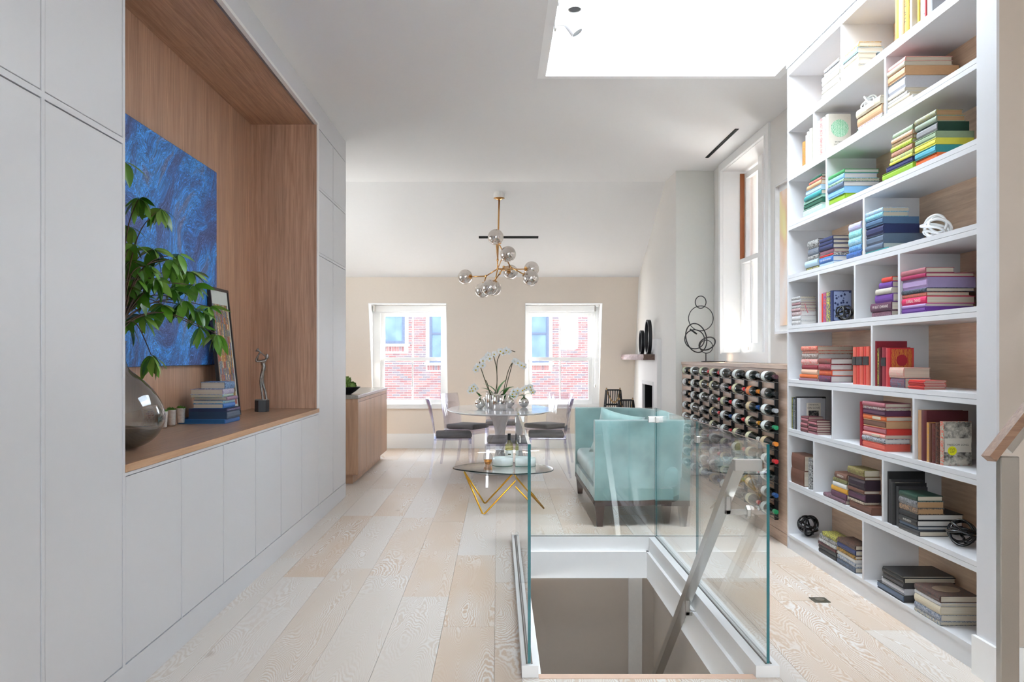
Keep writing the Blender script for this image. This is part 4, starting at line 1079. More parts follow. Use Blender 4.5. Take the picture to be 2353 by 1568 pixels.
MB().lathe([(0, 0), (.078, 0), (.082, .004), (.082, .172), (.079, .174), (.077, .170), (.077, .15), (0, .15)], 32).build('pot_wall', M_CHROME, pot, True)
MB().lathe([(0, .148), (.076, .150), (.05, .158), (0, .162)], 16).build('moss', mat('#5b5a34', .9, vary=.4, scale=60), pot)
Yq = 10.98; b2 = dloc(1131, Yq)
pot2 = thing('orchid_pot', 'second mirrored cylinder pot half hidden behind the front orchid pot', 'pot', b2)
MB().lathe([(0, 0), (.062, 0), (.066, .004), (.066, .185), (.063, .187), (.061, .18), (.061, .15), (0, .15)], 28).build('pot_wall', M_CHROME, pot2, True)
orc = thing('orchid_plant', 'white orchid with arching stems in the silver pots', 'plant', (base[0], base[1], TZ2+.15))
ob = (base[0], base[1], TZ2+.15)
stems = [([(1129, 908), (1121, 893), (1113, 870), (1104, 843), (1102, 832)], [(1097, 842, .2), (1093, 850, .1), (1110, 829, -.1), (1109, 840, .2)]),
         ([(1137, 906), (1142, 880), (1141, 850), (1136, 825), (1131, 810)], [(1122, 816, 0), (1118, 822, .2), (1125, 824, .1), (1137, 814, -.3)]),
         ([(1142, 906), (1142, 870), (1142, 835), (1145, 823), (1150, 813), (1162, 802), (1175, 806), (1184, 809)], [(1150, 807, .1), (1156, 811, 0), (1163, 805, .2), (1168, 808, .1)]),
         ([(1156, 906), (1161, 880), (1167, 856), (1176, 836), (1186, 834), (1200, 842), (1208, 842)], [(1183, 830, .1), (1190, 834, .1), (1198, 839, 0), (1204, 842, 0)]),
         ([(1160, 902), (1166, 878), (1174, 848), (1177, 836)], []),
         ([(1127, 908), (1119, 880), (1114, 872), (1108, 855)], [])]
for i, (pp, fl_) in enumerate(stems):
    pts = catmull([pxl(a, c, YP+.04*math.sin(i*2)+.01*k, ob) for k, (a, c) in enumerate(pp)], 6)
    MB().tube(pts, .0045, 6).build('stem', M_STEM, orc, True)
    for (a, c, yw) in fl_: bloom(orc, pxl(a, c, YP-.05+rfl.uniform(-.03, .03), ob), yw, 0, 1.35)
LF = leaf_mesh('leaf', .20, .075, .5, .2, 7, M_LEAF)
for (a, c, dv, s) in ((1146, 908, (.5, -.3, .75), .95), (1144, 906, (.12, 0, 1), .95), (1136, 907, (-.8, -.1, .55), .75), (1150, 909, (.9, -.5, .35), .8), (1133, 905, (-.6, .2, .75), .7), (1141, 905, (-.45, -.1, .9), .9), (1158, 907, (.35, .2, .95), .6)):
    o = bpy.data.objects.new('leaf', LF); link(o, orc); orient(o, pxl(a, c, YP, ob), dv, rfl.uniform(-.5, .5), s)
def ball_vase(px, Y, label, cuts, r=.062):
    b = dloc(px, Y)
    t = thing('ball_vase', label, 'vase', b, group='silver ball vases on the dining table')
    pr = [(0, 0), (.022, .0)]+[(r*math.sin(a), r-r*math.cos(a)) for a in [math.radians(25+i*13) for i in range(11)]]+[(.016, 2*r-.003), (.014, 2*r+.025), (.016, 2*r+.03)]
    v = MB().lathe(pr, 28); v.f = [f for f in v.f if len(f) <= 4]; v.build('ball', M_CHROME, t, True)
    zt = 2*r+.02
    oc = thing('orchid_cutting', label.replace('silver ball vase', 'white orchid cutting in the silver ball vase'), 'flower', (b[0], b[1], TZ2+zt))
    ob2 = (b[0], b[1], TZ2+zt)
    for (a, c) in cuts[0]: bloom(oc, pxl(a, c, Y-.02, ob2), rfl.uniform(-.4, .4), 0, 1.3)
    q = cuts[0][0]; MB().tube(catmull([(0, 0, -.06), (0, 0, .02), pxl(q[0], q[1], Y, ob2)], 5), .003, 5).build('stem', M_STEM, oc, True)
    for (dv, s) in cuts[1]:
        o = bpy.data.objects.new('leaf', LF); link(o, oc); orient(o, (0, 0, .0), dv, rfl.uniform(-.6, .6), s)
ball_vase(1103, 10.86, 'silver ball vase on the left of the table centre', ([(1083, 892), (1089, 888), (1080, 899), (1093, 893), (1087, 898)], [((-.3, -.4, .8), .45), ((.2, -.6, .5), .4)]))
ball_vase(1204, 11.15, 'silver ball vase on the right of the table centre', ([(1205, 894), (1211, 891), (1221, 896), (1225, 901), (1219, 889), (1200, 897)], [((.7, -.2, .6), .6), ((-.8, -.3, .2), .5), ((.1, -.7, .1), .3)]))
ball_vase(1171, 11.2, 'silver ball vase just right of the orchid pot', ([(1181, 899), (1186, 905), (1178, 906), (1190, 897), (1184, 911)], [((.8, -.3, .5), .5), ((.5, -.7, .0), .35)]))
ball_vase(1119, 11.45, 'silver ball vase hidden behind the pair of pots', ([(1121, 917), (1118, 923)], []))
# ================================================================== CHANDELIER
YC = 11.12
zt = slope_pt(YC, 0).z
chd = thing('chandelier', 'brass branching chandelier with smoky mirrored globes over the table', 'chandelier', (0, YC, zt))
def cpx(px, py, Y): p = at(px, py, Y); return Vector((p.x, p.y-YC, p.z-zt))
cx_ = cpx(1147, 455, YC).x
MB().lathe([(0, .06), (.066, .06), (.066, -.045), (0, -.045)], 24, (cx_, 0, 0)).build('canopy', mat('#e8e6e3', .5), chd)
MB().lathe([(0, -.046), (.068, -.046), (.068, -.052), (.03, -.066), (.014, -.075), (0, -.075)], 24, (cx_, 0, 0)).build('canopy_plate', M_BRASS, chd, True)
GL = {1: (1139.1, 545, 10.85), 2: (1167.3, 584.3, 10.75), 3: (1069, 636.6, 11.55), 4: (1173.2, 625.4, 11.75), 5: (1221.4, 618.2, 11.45), 6: (1219.5, 639.6, 10.85), 7: (1125.4, 661, 10.65), 8: (1109.3, 667.3, 11.25), 9: (1134.3, 663, 11.2)}
n1 = cpx(1143.4, 618, YC); n2 = cpx(1116.4, 635, 11.3); n3 = cpx(1172.7, 613.7, 10.9); n0 = cpx(1143.5, 598, YC); n4 = cpx(1157.5, 614, 10.8); n5 = cpx(1149, 628, 10.75)
tp_ = cpx(1146.8, 466, YC); tp_.x = cx_
def arm(*pts, r=.0075): MB().tube(pts, r, 8).build('arm', M_BRASS, chd, True)
def gp(k): return cpx(*GL[k])
MB().tube([(cx_, 0, -.07), n0], .010, 10).build('stem', M_BRASS, chd, True)
arm(n0, n1); arm(n1, n2); arm(n2, gp(3)); arm(n2, gp(8)); arm(n1, gp(9)); arm(n1, gp(4)); arm(n1, cpx(1195, 619, 11.3), gp(5))
arm(n1, cpx(1152, 598, 10.95), gp(2)); arm(gp(1), n3); arm(n3, gp(6)); arm(n3, n4); arm(n4, n5); arm(n5, gp(7)); arm(n0+Vector((0, 0, .0)), gp(1))
for nd in (n0, n1, n2, n3, n4, n5):
    MB().lathe([(0, -.018), (.013, -.012), (.013, .012), (0, .018)], 10, nd).build('joint', M_BRASS, chd)
Rg = .094
for k, (a, c, Y) in GL.items():
    p = gp(k)
    pr = [(Rg*math.sin(t), -Rg*math.cos(t)) for t in [math.pi*i/18 for i in range(19)]]; pr[0] = (0, -Rg); pr[-1] = (0, Rg)
    g = MB().lathe(pr, 28, p).build('globe', M_GLOBE, chd, True)
    src = {1: n3, 2: n1, 3: n2, 4: n1, 5: n1, 6: n3, 7: n5, 8: n2, 9: n1}[k]
    dv = (src-p).normalized()
    MB().tube([p+dv*Rg*1.05, p+dv*Rg*.55], .028, 12).build('socket', M_BRASS, g)
# ================================================================== TRACK SPOTS IN THE SKYLIGHT
def spot(y, z, aim, label):
    t = thing('spotlight', label, 'spotlight', (SKY[0], y, z))
    MB().rbox(0, .012, -.03, .03, -.03, .03, .003, 1).build('wall_plate', M_TRIM, t)
    MB().tube([(.01, 0, 0), (.075, 0, 0)], .007, 8).build('arm', M_TRIM, t)
    a = Vector(aim).normalized(); c = Vector((.10, 0, .01))
    q = Vector((0, 0, 1)).rotation_difference(a).to_matrix().to_4x4()
    M4 = Matrix.Translation(c) @ q
    b = MB().lathe([(0, -.07), (.036, -.07), (.040, -.066), (.040, .075), (.035, .075), (.033, .05), (0, .05)], 24).xf(M4); smooth_auto(b.build('head', mat('#f4f4f4', .35, vary=0), t), 40)
    b = MB().lathe([(0, .051), (.033, .052), (.034, .072), (.0335, .072)], 20).xf(M4); b.build('baffle', mat('#6f747c', .4), t)
ysp = yx(1274, SKY[0]); spot(ysp, H+(VY-58)/F*ysp, (.55, -.1, -.8), 'white cylinder spotlight tilted toward the bookcase in the skylight')
ysp2 = yx(1281, SKY[0]); spot(ysp2, H+(VY-3)/F*ysp2+.012, (0.02, -.1, -1), 'white cylinder spotlight pointing straight down, cut by the picture top')
# ================================================================== KITCHEN CABINET AND BOWL
KX, KY0, KY1 = -1.487, 9.70, 12.20
kc = thing('oak_cabinet', 'pale oak cabinet with four doors and stone top by the left window', 'cabinet')
box('carcass', (-2.4, KX-.02, KY0, KY1, .10, .895), M_OAK_PALE, kc)
box('plinth', (-2.4, KX-.065, KY0+.05, KY1-.18, 0, .10), M_OAK_PALE, kc)
MB().box(-2.4, KX-.004, KY0-.004, KY0, .10, .125).box(KX-.03, KX-.004, KY0-.004, KY0, .125, .895).box(-2.4, KX-.03, KY0-.004, KY0, .865, .895).build('end_frame', M_OAK_PALE, kc)
dy = (KY1-KY0)/4
for i in range(4):
    rbox('door', (KX-.019, KX, KY0+dy*i+.004, KY0+dy*(i+1)-.004, .104, .868), M_OAK_PALE, kc, .002, 1)
box('top_rail', (-2.4, KX-.002, KY0-.006, KY1, .872, .906), M_OAK_PALE, kc)
ks = tag(rbox('stone_countertop', (-2.42, KX+.004, KY0-.03, KY1+.01, .908, .944), mat('#8f8880', .25, vary=.35, scale=70), None, .006, 2), 'speckled grey stone countertop on the pale oak cabinet', 'countertop')
bw = thing('fruit_bowl', 'black shallow bowl on the stone countertop', 'bowl', (-1.655, 9.98, .944))
MB().lathe([(0, 0), (.05, 0), (.055, .006), (.10, .035), (.145, .075), (.15, .082), (.142, .078), (.09, .04), (.05, .018), (0, .014)], 32).build('bowl_body', M_BLACK, bw, True)
M_ART = mat('#7d9a4a', .7, vary=.35, scale=40)
ARTM = []
def artichoke(loc, rot, s, lab):
    t = thing('artichoke', lab, 'artichoke', loc, group='artichokes in the black bowl'); t.rotation_euler = rot; t.scale = (s,)*3
    pr = [(0, -.045), (.02, -.043), (.042, -.02), (.048, .005), (.04, .03), (.02, .047), (0, .052)]
    MB().lathe(pr, 14).build('heart', M_ART, t, True)
    if not ARTM: ARTM.append(leaf_mesh('scale_leaf', .045, .034, -.25, .3, 4, M_ART))
    for r_, (z, n) in enumerate(((-.03, 8), (-.01, 9), (.012, 8), (.03, 6))):
        for i in range(n):
            a = 2*math.pi*(i+.5*(r_ % 2))/n; rr_ = (.040, .046, .042, .030)[r_]
            o = bpy.data.objects.new('scale_leaf', ARTM[0]); link(o, t)
            orient(o, (rr_*math.cos(a), rr_*math.sin(a), z-.008), (.28*math.cos(a), .28*math.sin(a), 1), 0, 1); 
artichoke((-1.60, 9.97, 1.03), (1.2, .2, .4), 1.0, 'green artichoke at the right in the black bowl')
artichoke((-1.665, 9.99, 1.075), (.6, -.3, 1.4), 1.0, 'green artichoke topmost in the black bowl')
artichoke((-1.70, 9.93, 1.02), (1.4, .5, 2.4), .95, 'pale green artichoke low behind the cabinet edge in the black bowl')
# ================================================================== NICHE OBJECTS
pa = thing('blue_painting', 'large abstract painting of swirling blue strokes on the niche wall', 'painting', (-2.029, 5.44, 1.983))
box('canvas', (0, .030, -1.04, 1.046, -.68, .68), painting_mat(), pa)
box('stretcher', (0.0, .027, -1.043, 1.049, -.683, .683), mat('#2a2f4a', .7), pa)
fr = thing('framed_print', 'dark framed patchwork print leaning on the niche wall', 'picture', (-1.882, 6.48, .931))
fr.rotation_euler = (0, -math.atan2(.095, .90), 0)
w2, h2 = .215, .915
MB().box(-.024, 0, -w2, -w2+.016, 0, h2).box(-.024, 0, w2-.016, w2, 0, h2).box(-.024, 0, -w2+.016, w2-.016, 0, .018).box(-.024, 0, -w2+.016, w2-.016, h2-.018, h2).build('frame', mat('#2b2322', .4), fr)
box('backing', (-.024, -.018, -w2+.01, w2-.01, .01, h2-.01), M_BLACK, fr)
box('mat_board', (-.018, -.010, -w2+.016, w2-.016, .018, h2-.018), mat('#c9cfc9', .6), fr)
box('print', (-.010, -.008, -w2+.036, w2-.045, .085, h2-.115), mosaic_mat(), fr)
# trumpeter statuette
sx, sy = -1.836, 7.10
stt = thing('statuette', 'slender dark metal trumpet player statuette on a black block', 'statuette', (sx, sy, .93))
hexa = [(.055*math.cos(math.radians(60*i+15)), .055*math.sin(math.radians(60*i+15))) for i in range(6)]
MB().prism(hexa, 'z', 0, .088).build('base', mat('#2f3033', .5, vary=.15), stt)
M_PEW = mat('#8f8b87', .32, .9, .4, 60, bump=.6)
def sp_(px, py, dy=0): p = at(px, py, sy); return Vector((p.x-sx, dy, p.z-.93))
def limb(pts, r, name='figure_limb'): MB().tube(catmull(pts, 5), [r[0]+(r[1]-r[0])*i/(5*(len(pts)-1)) for i in range(5*(len(pts)-1)+1)], 8).build(name, M_PEW, stt, True)
body = MB()
def cat_(pts, r0, r1):
    c = catmull(pts, 6); n = len(c); body.tube(c, [r0+(r1-r0)*i/(n-1) for i in range(n)], 8)
cat_([sp_(604, 920), sp_(602, 905), sp_(599, 880), sp_(601, 862), sp_(605, 850)], .008, .013)
cat_([sp_(611, 920, .02), sp_(609, 905, .02), sp_(603, 880, .01), sp_(603, 865, .005), sp_(605, 850)], .008, .013)
cat_([sp_(605, 852), sp_(606, 842), sp_(604, 834), sp_(608, 829)], .017, .016)
cat_([sp_(611, 829), sp_(600, 831, -.03), sp_(592, 829, -.05), sp_(598, 816, -.05), sp_(602, 811, -.04)], .007, .005)
cat_([sp_(611, 829), sp_(599, 830, .03), sp_(590, 827, .03), sp_(594, 816, .0), sp_(600, 810, -.01)], .007, .005)
cat_([sp_(608, 830), sp_(611, 826), sp_(613, 822)], .008, .008)
body.lathe([(0, -.022), (.011, -.015), (.014, 0), (.011, .016), (0, .024)], 10, sp_(613.5, 820))
body.build('figure', M_PEW, stt, True)
MB().tube([sp_(612, 821, -.01), sp_(602, 811, -.02), sp_(596, 807, -.02), sp_(592, 804, -.02)], [.004, .004, .007, .018], 10).build('trumpet', M_PEW, stt, True)
box('plinth_mound', (-.05, .05, -.02, .02, .088, .096), M_PEW, stt)
# smoked glass vase with water
va = thing('glass_vase', 'big smoked grey teardrop glass vase partly behind the tall cabinet', 'vase', (-1.765, 4.24, .93))
vp = [(0, .002), (.06, .0), (.12, .018), (.17, .055), (.200, .105), (.207, .15), (.198, .20), (.165, .26), (.115, .315), (.07, .352), (.045, .378), (.034, .42), (.034, .48), (.040, .50)]
vp = [tuple(q)[:2] for q in catmull([(a, b, 0) for a, b in vp], 3)]
v = MB().lathe(vp, 40); v.f = [f for f in v.f if len(f) <= 4]; v.build('glass', M_SMOKE, va, True)
wp_ = [(r_*.97, z+.004) for r_, z in vp if z < .10]; wp_[0] = (0, .006)
MB().lathe(wp_+[(0, wp_[-1][1])], 40).build('water', M_WATER, va, True)
# leafy branches
pl = thing('leafy_branches', 'glossy green leafy branches arching out of the smoked vase', 'plant', (-1.765, 4.24, 1.40))
pb = Vector((-1.765, 4.24, 1.40)); rp = random.Random(9)
LM = [leaf_mesh('leaf', 1.0, .40, .22, .15, 8, mat(h, .28, vary=.25, scale=3, spec=.6)) for h in ('#44781c', '#558a24', '#3a6a1a', '#649a34', '#7aa644')]
M_TWIG = mat('#4a3626', .8, vary=.3)
hubs = [(288, 372, 4), (319, 455, 9), (369, 479, 9), (297, 520, 6), (352, 572, 9), (388, 596, 8), (410, 584, 5), (436, 624, 8), (316, 640, 8), (318, 676, 8), (396, 662, 8), (356, 640, 8), (325, 724, 9), (424, 690, 8), (455, 711, 7), (481, 705, 7),
        (458, 752, 7), (499, 768, 8), (348, 817, 7), (291, 735, 6), (375, 700, 7), (300, 600, 7), (445, 655, 6), (302, 560, 6), (340, 610, 6), (410, 640, 6), (285, 660, 6)]
main = [(0, 0, -.28), (0, 0, 0)]
for k, (hx, hy, nl) in enumerate(hubs):
    Y = 4.33+max(0, hx-290)/210*.70+rp.uniform(-.06, .10)
    if at(hx, hy, Y).x < -1.90: Y = 1.88*F/(VX-hx)
    hp = at(hx, hy, Y)-pb
    mid = Vector((hp.x*.35, hp.y*.45, max(hp.z*.6, .08)+.10)) if hp.z > .05 else Vector((hp.x*.5, hp.y*.5, max(hp.z, 0)*.5+.12))
    c = catmull([Vector((rp.uniform(-.01, .01), rp.uniform(-.01, .01), -.25)), Vector((rp.uniform(-.015, .015), rp.uniform(-.015, .015), .06)), mid, hp], 6)
    MB().tube(c, [.005-.003*i/(len(c)-1) for i in range(len(c))], 5).build('branch', M_TWIG, pl, True)
    a0 = rp.uniform(0, 6.28)
    nl = int(nl*1.45)
    for i in range(nl):
        a = a0+2*math.pi*i/nl+rp.uniform(-.3, .3)
        dv = Vector((math.cos(a), math.sin(a)*.8, rp.uniform(-1.7, .0)))
        tip = hp+pb+dv.normalized()*.1
        if tip.x < -1.985: dv.x = abs(dv.x)*.3
        o = bpy.data.objects.new('leaf', rp.choice(LM)); link(o, pl)
        orient(o, hp+dv.normalized()*.006, dv, rp.uniform(-.7, .7), rp.uniform(.082, .13))
# mercury-glass cups with moss
M_MERC = mat('#e6e3e0', .2, .55, .3, 90)
for i, (px, py, lab) in enumerate(((374, 989, 'silvered glass cup of moss nearest the smoked vase'), (393.5, 984, 'middle silvered glass cup of moss on the worktop'), (415, 979, 'silvered glass cup of moss beside the book stack'))):
    Y = fy(py-4, .93); c = ((px-VX)/F*Y, Y, .931)
    t = thing('moss_cup', lab, 'cup', c, group='three moss cups on the worktop')
    MB().lathe([(0, .008), (.024, .008), (.025, .012), (.030, .10), (.0305, .101), (.0285, .10), (.026, .085), (0, .082)], 22).build('cup_wall', M_MERC, t, True)
    MB().lathe([(0, 0), (.022, 0), (.024, .003), (.024, .008), (0, .008)], 22).build('glass_foot', M_CLEARG, t, True)
    mo = MB(); rq = random.Random(i)
    for _ in range(90):
        a, r_ = rq.uniform(0, 6.28), .028*math.sqrt(rq.random()); zz = .10+.012*(1-(r_/.03)**2)
        q = Vector((r_*math.cos(a), r_*math.sin(a), zz-.008)); e = q+Vector((rq.uniform(-.008, .008), rq.uniform(-.008, .008), rq.uniform(.006, .014)))
        mo.tube([q, e], [.0035, .001], 4)
    o = mo.build('moss', mat('#4a7a1c', .8, vary=.4, scale=200), t); o['kind'] = 'stuff'
# ================================================================== BOOKS
C = dict(white='#cbc9c6', cream='#c6bba4', ivory='#c6bfb1', yellow='#e0b41f', gold='#d29a2c', tan='#c39a72', brown='#6b4332', black='#1f1e20', charcoal='#3a393b', grey='#8b8a8c', silver='#b9bac0', pink='#d99c93',
         rose='#a5606a', coral='#d8604f', red='#c02f35', crimson='#8e1f30', maroon='#5c2228', orange='#dd6a2c', olive='#8c8a4a', lime='#8fb52c', green='#3f8f52', sage='#8fa383', mint='#9fd0bd', teal='#2f8c8e', emerald='#1f5a46', aqua='#4fa9bf',
         blue='#2f6cb4', navy='#232f5c', skyblue='#7fb3d8', slate='#56677d', steel='#4a6a8c', lavender='#9a8cb4', lilac='#b39ac6', purple='#6a3a94', plum='#5a2f4a', magenta='#a82358', hotpink='#d81e5c', mauve='#8c6070', peach='#e0b49a', aubergine='#33202c',
         paleblue='#a9c4d4', darkgreen='#173d2e', indigo='#34386c', lemon='#d8d24a', beige='#cdbba4', scarlet='#cf3a30')
NICE = dict(skyblue='sky blue', hotpink='hot pink', paleblue='pale blue', darkgreen='dark green')
PAT = {}
def cover_mat(key):
    if '+' in key:                                   # printed two-tone cover
        if key not in PAT:
            a, b = key.split('+'); PAT[key] = pattern(C[a], C[b], 130, 'noise', .5)
        return PAT[key]
    return mat(C[key], .5, vary=.07, scale=80)
M_PAGES = [wood('paper_block', '#c9bfac', '#dcd4c4', (3, 3, 420), .9), wood('paper_block_white', '#cfcdc9', '#e0dedb', (3, 3, 420), .9), wood('paper_block_aged', '#a8845c', '#c4a078', (3, 3, 420), .9),
           wood('paper_block_upright', '#c9bfac', '#dcd4c4', (3, 420, 3), .9)]
def cname(key):
    return ' and '.join(NICE.get(k_, k_) for k_ in key.split('+'))
def book(b, cover, label, lying=True, style='P', pages=0, band=None, spine='-x', group=None):
    """b = x0,x1,y0,y1,z0,z1 in place; the spine faces the room. style P: boards and paper, S: slipcase"""
    x0, x1, y0, y1, z0, z1 = b
    t = thing('book', label, 'book', (x0, (y0+y1)/2, z0), group=group)
    W_, L_, T_ = x1-x0, (y1-y0), (z1-z0)
    m = cover_mat(cover); s = -1 if spine == '-x' else 1
    bt = min(.003, (T_ if lying else L_)*.16)
    if lying:
        if style == 'P':
            rnd = min(.004, T_*.12)
            prof = [(W_, 0), (0, 0), (-rnd, T_*.25), (-rnd*1.3, T_*.5), (-rnd, T_*.75), (0, T_), (W_, T_), (W_, T_-bt), (bt, T_-bt), (bt, bt), (W_, bt)]
            MB().prism(prof[::-1], 'y', -L_/2, L_/2).build('cover', m, t)
            box('pages', (bt, W_-.004, -L_/2+.004, L_/2-.004, bt, T_-bt), M_PAGES[pages], t)
        else:
            prof = [(W_, 0), (0, 0), (0, bt), (.004, bt), (.004, T_-bt), (0, T_-bt), (0, T_), (W_, T_)]
            MB().prism(prof[::-1], 'y', -L_/2, L_/2).build('slipcase', m, t)
            rnd = min(.005, T_*.15)
            MB().prism([(.004, bt*1.2), (.0005-rnd*.3, T_*.3), (.0005-rnd*.3, T_*.7), (.004, T_-bt*1.2)][::-1], 'y', -L_/2+.003, L_/2-.003).build('inner_spine', cover_mat(band) if band else m, t)
            band = None
        if band:
            box('spine_label', (-.0062, -.002, -L_*.30, L_*.05, T_*.24, T_*.78), mat(C[band], .5), t)
    else:
        rnd = min(.004, L_*.12)
        prof = [(W_, -L_/2), (0, -L_/2), (-rnd, -L_/4), (-rnd*1.3, 0), (-rnd, L_/4), (0, L_/2), (W_, L_/2), (W_, L_/2-bt), (bt, L_/2-bt), (bt, -L_/2+bt), (W_, -L_/2+bt)]
        MB().prism(prof, 'z', 0, T_).build('cover', m, t)
        box('pages', (bt, W_-.004, -L_/2+bt, L_/2-bt, .003, T_-.004), M_PAGES[3], t)
        if band: box('spine_label', (-.0062, -.002, -L_*.48, L_*.48, T_*.52, T_*.74), mat(C[band], .5), t)
    return t
ORD = ['lowest', 'second', 'third', 'fourth', 'fifth', 'sixth', 'seventh', 'eighth', 'ninth', 'tenth']
BOOKS = {}
rk_ = random.Random(17)
def clear_of_dividers(row, yn, yf):
    for px in DIV[row]:
        d = yx(px, BX0); c = (yn+yf)/2
        if yn < d+.0122 and yf > d-.0122:
            if c < d: yf = min(yf, d-.0125)
            else: yn = max(yn, d+.0125)
    return yn, yf
def stack(row, x1, x2, x3, total, desc, spec, xs=2.062, wmax=.275, key=None, z=None, jit=1.0):
    """books lying in a pile; x1..x2 columns of the spine ends, x3 column of the fore edge at the near end"""
    zz = FLR[row] if z is None else z
    ents = [e.split() for e in spec.split(',')]
    tot = sum(float(e[1]) for e in ents); n = len(ents)
    for i, e in enumerate(ents):
        opt = dict(o.split('=') for o in e[2:] if '=' in o); fl_ = [o for o in e[2:] if '=' not in o]
        th = float(e[1])/tot*total
        a1 = x1+float(opt.get('l', 0)); a2 = x2+float(opt.get('r', 0)); a3 = x3+float(opt.get('w', 0))
        jx = rk_.uniform(-.004, .004)*jit
        yn = yx(a2, xs)+rk_.uniform(-.003, .003)*jit; yf = yx(a1, xs)+rk_.uniform(-.004, .004)*jit
        yn, yf = clear_of_dividers(row, yn, yf)
        wd = min(max(xs*((a3-VX)/(a2-VX)-1), .09), wmax)
        o_ = ORD[i] if i < n-1 else 'topmost'
        lab = '%s book, %s in %s' % (cname(e[0]), o_, desc)
        t = book((xs+jx, xs+jx+wd, yn, yf, zz, zz+th-.0006), e[0], lab, True, 'S' if 'S' in fl_ else 'P', int(opt.get('p', 0)), opt.get('b'), group='books on the white bookcase')
        if key: BOOKS[(key, i)] = (t, yf-yn, th, wd)
        zz += th
    return zz
def upright(row, spec, desc, xs=2.068, key=None):
    """standing books; each 'colour xa xb height width'"""
    z = FLR[row]
    ents = [e.split() for e in spec.split(',')]; n = len(ents)
    for i, e in enumerate(ents):
        opt = dict(o.split('=') for o in e[5:] if '=' in o)
        ya, yb = yx(float(e[1]), xs), yx(float(e[2]), xs)
        yb, ya = clear_of_dividers(row, yb, ya)
        lab = '%s upright book, %s in the %s' % (cname(e[0]), ['leftmost', 'second', 'third', 'fourth', 'fifth', 'sixth', 'seventh'][i] if i < n-1 or n == 1 else 'rightmost', desc)
        t = book((xs+rk_.uniform(-.003, .003), xs+float(e[4]), yb+.0006, ya-.0006, z, z+float(e[3])), e[0], lab, False, 'P', 0, opt.get('b'), group='books on the white bookcase')
        if key: BOOKS[(key, i)] = (t, ya-yb, float(e[3]), float(e[4]))
# row 9 (top)
stack(9, 1890, 1929, 1990, .174, 'white pile next to the top-left white knot', 'white 30,ivory 22,white 25,ivory 28,white 28 ,white 18 l=4,grey+white 20 l=6', key='atlas')
stack(9, 1938, 1972, 2028, .172, 'white pile in the second top compartment', 'white 40,ivory 35,cream 25 w=-14,paleblue 30 w=4,gold+cream 25 w=-4 l=4')
upright(9, 'gold 2056 2064 .30 .16,white+grey 2064.4 2071 .30 .17,tan 2071.4 2078 .30 .17,yellow 2078.4 2088.5 .30 .18', 'yellow row high on the bookcase', key='thebook')
upright(9, 'yellow 2109 2114 .28 .17,white+grey 2114.4 2125 .27 .18,red 2125.4 2129 .27 .17,ivory 2129.4 2136 .27 .18,silver 2136.4 2143 .28 .20', 'top compartment nearest the viewer', key='honey')
# row 8
upright(8, 'olive+orange 1843 1850 .17 .14,white+pink 1850.4 1855 .20 .15,white 1855.4 1859.2 .215 .15,ivory 1859.6 1866 .225 .16', 'narrow compartment left of the green-circle cover')
upright(8, 'white 1873 1880 .225 .15,white+grey 1880.4 1884.4 .235 .15,rose+cream 1884.8 1889.8 .238 .15,white 1890.2 1896 .235 .15,ivory 1896.4 1903 .238 .142', 'compartment holding the green-circle cover', key='braid')
zt8 = stack(8, 1970, 2026, 2070, .125, 'beige pile under the second white knot', 'white+green 10,white 10 l=3,mauve+white 10,tan 48,cream 44 b=peach', key='gz')
stack(8, 2038, 2080, 2180, .24, 'beige and pink pile high on the right', 'white 20 r=18 w=20,cream 20 r=10 w=10,white 18 r=4,ivory 20 w=14,silver 56 S w=20,tan 45 S w=24,cream 22 w=10,pink 22 w=8', key=None)
# row 7
stack(7, 1846, 1888, 1915, .233, 'teal pile in the left compartment', 'mint+white 50 S l=-2,emerald 35 S,mint 15 S,teal 30 l=4,paleblue 35 S l=6,tan 28 l=10,orange+steel 20 l=14,emerald 18 l=16')
stack(7, 1901, 1940, 2015, .184, 'green and blue pile beside the teal pile', 'lime 45 S b=lime,skyblue 45 S b=skyblue,slate 35 p=1 w=8,green+white 20 w=8,skyblue 35 p=1 w=2,green 26 p=1 w=5')
stack(7, 2046, 2097, 2140, .223, 'tall pale green pile of small books', 'lime 50 S l=-20,indigo 35 S l=-10,lemon 18,sage+lemon 30,tan+rose 35 p=2 l=4,lime+lemon 30 l=4,olive+rose 28 l=4,peach+tan 28 l=4,sage 35 l=6')
stack(7, 2104, 2152, 2240, .229, 'yellow and green pile at the shelf end', 'orange 35 S b=orange,teal 45 S b=aqua,lemon 40 S b=lemon,sage 40 S b=sage,darkgreen 55 S b=grey w=-14,sage+grey 35 p=2 w=-22,olive+grey 36 p=2 w=-26')
# row 6
stack(6, 1852, 1881, 1905, .19, 'navy patterned pile on the left', 'indigo+lemon 18,paleblue 40,black+white 30 l=4,slate+grey 45 l=5,black+white 50 l=5')
stack(6, 1884, 1915, 1951, .175, 'navy pile of cream-edged books', 'paleblue 20 p=1,blue 40 p=1 w=-4,black+white 25 S b=red,mauve 28,navy 35,navy 28,navy 27', key='havana')
stack(6, 1951, 1979, 2010, .20, 'pale blue floral pile by the divider', 'blue+navy 40 l=-4,blue+skyblue 45,paleblue+aqua 50,mint+aqua 50,lilac+paleblue 50')
stack(6, 1990, 2030, 2107, .23, 'blue pile beside the big white knot', 'teal 12 r=12 w=10,slate 40 w=16 p=1,slate 66 S w=16,navy 66 S w=6,steel 50 S w=6,aqua+paleblue 35 w=-18,skyblue+white 31 w=-16')
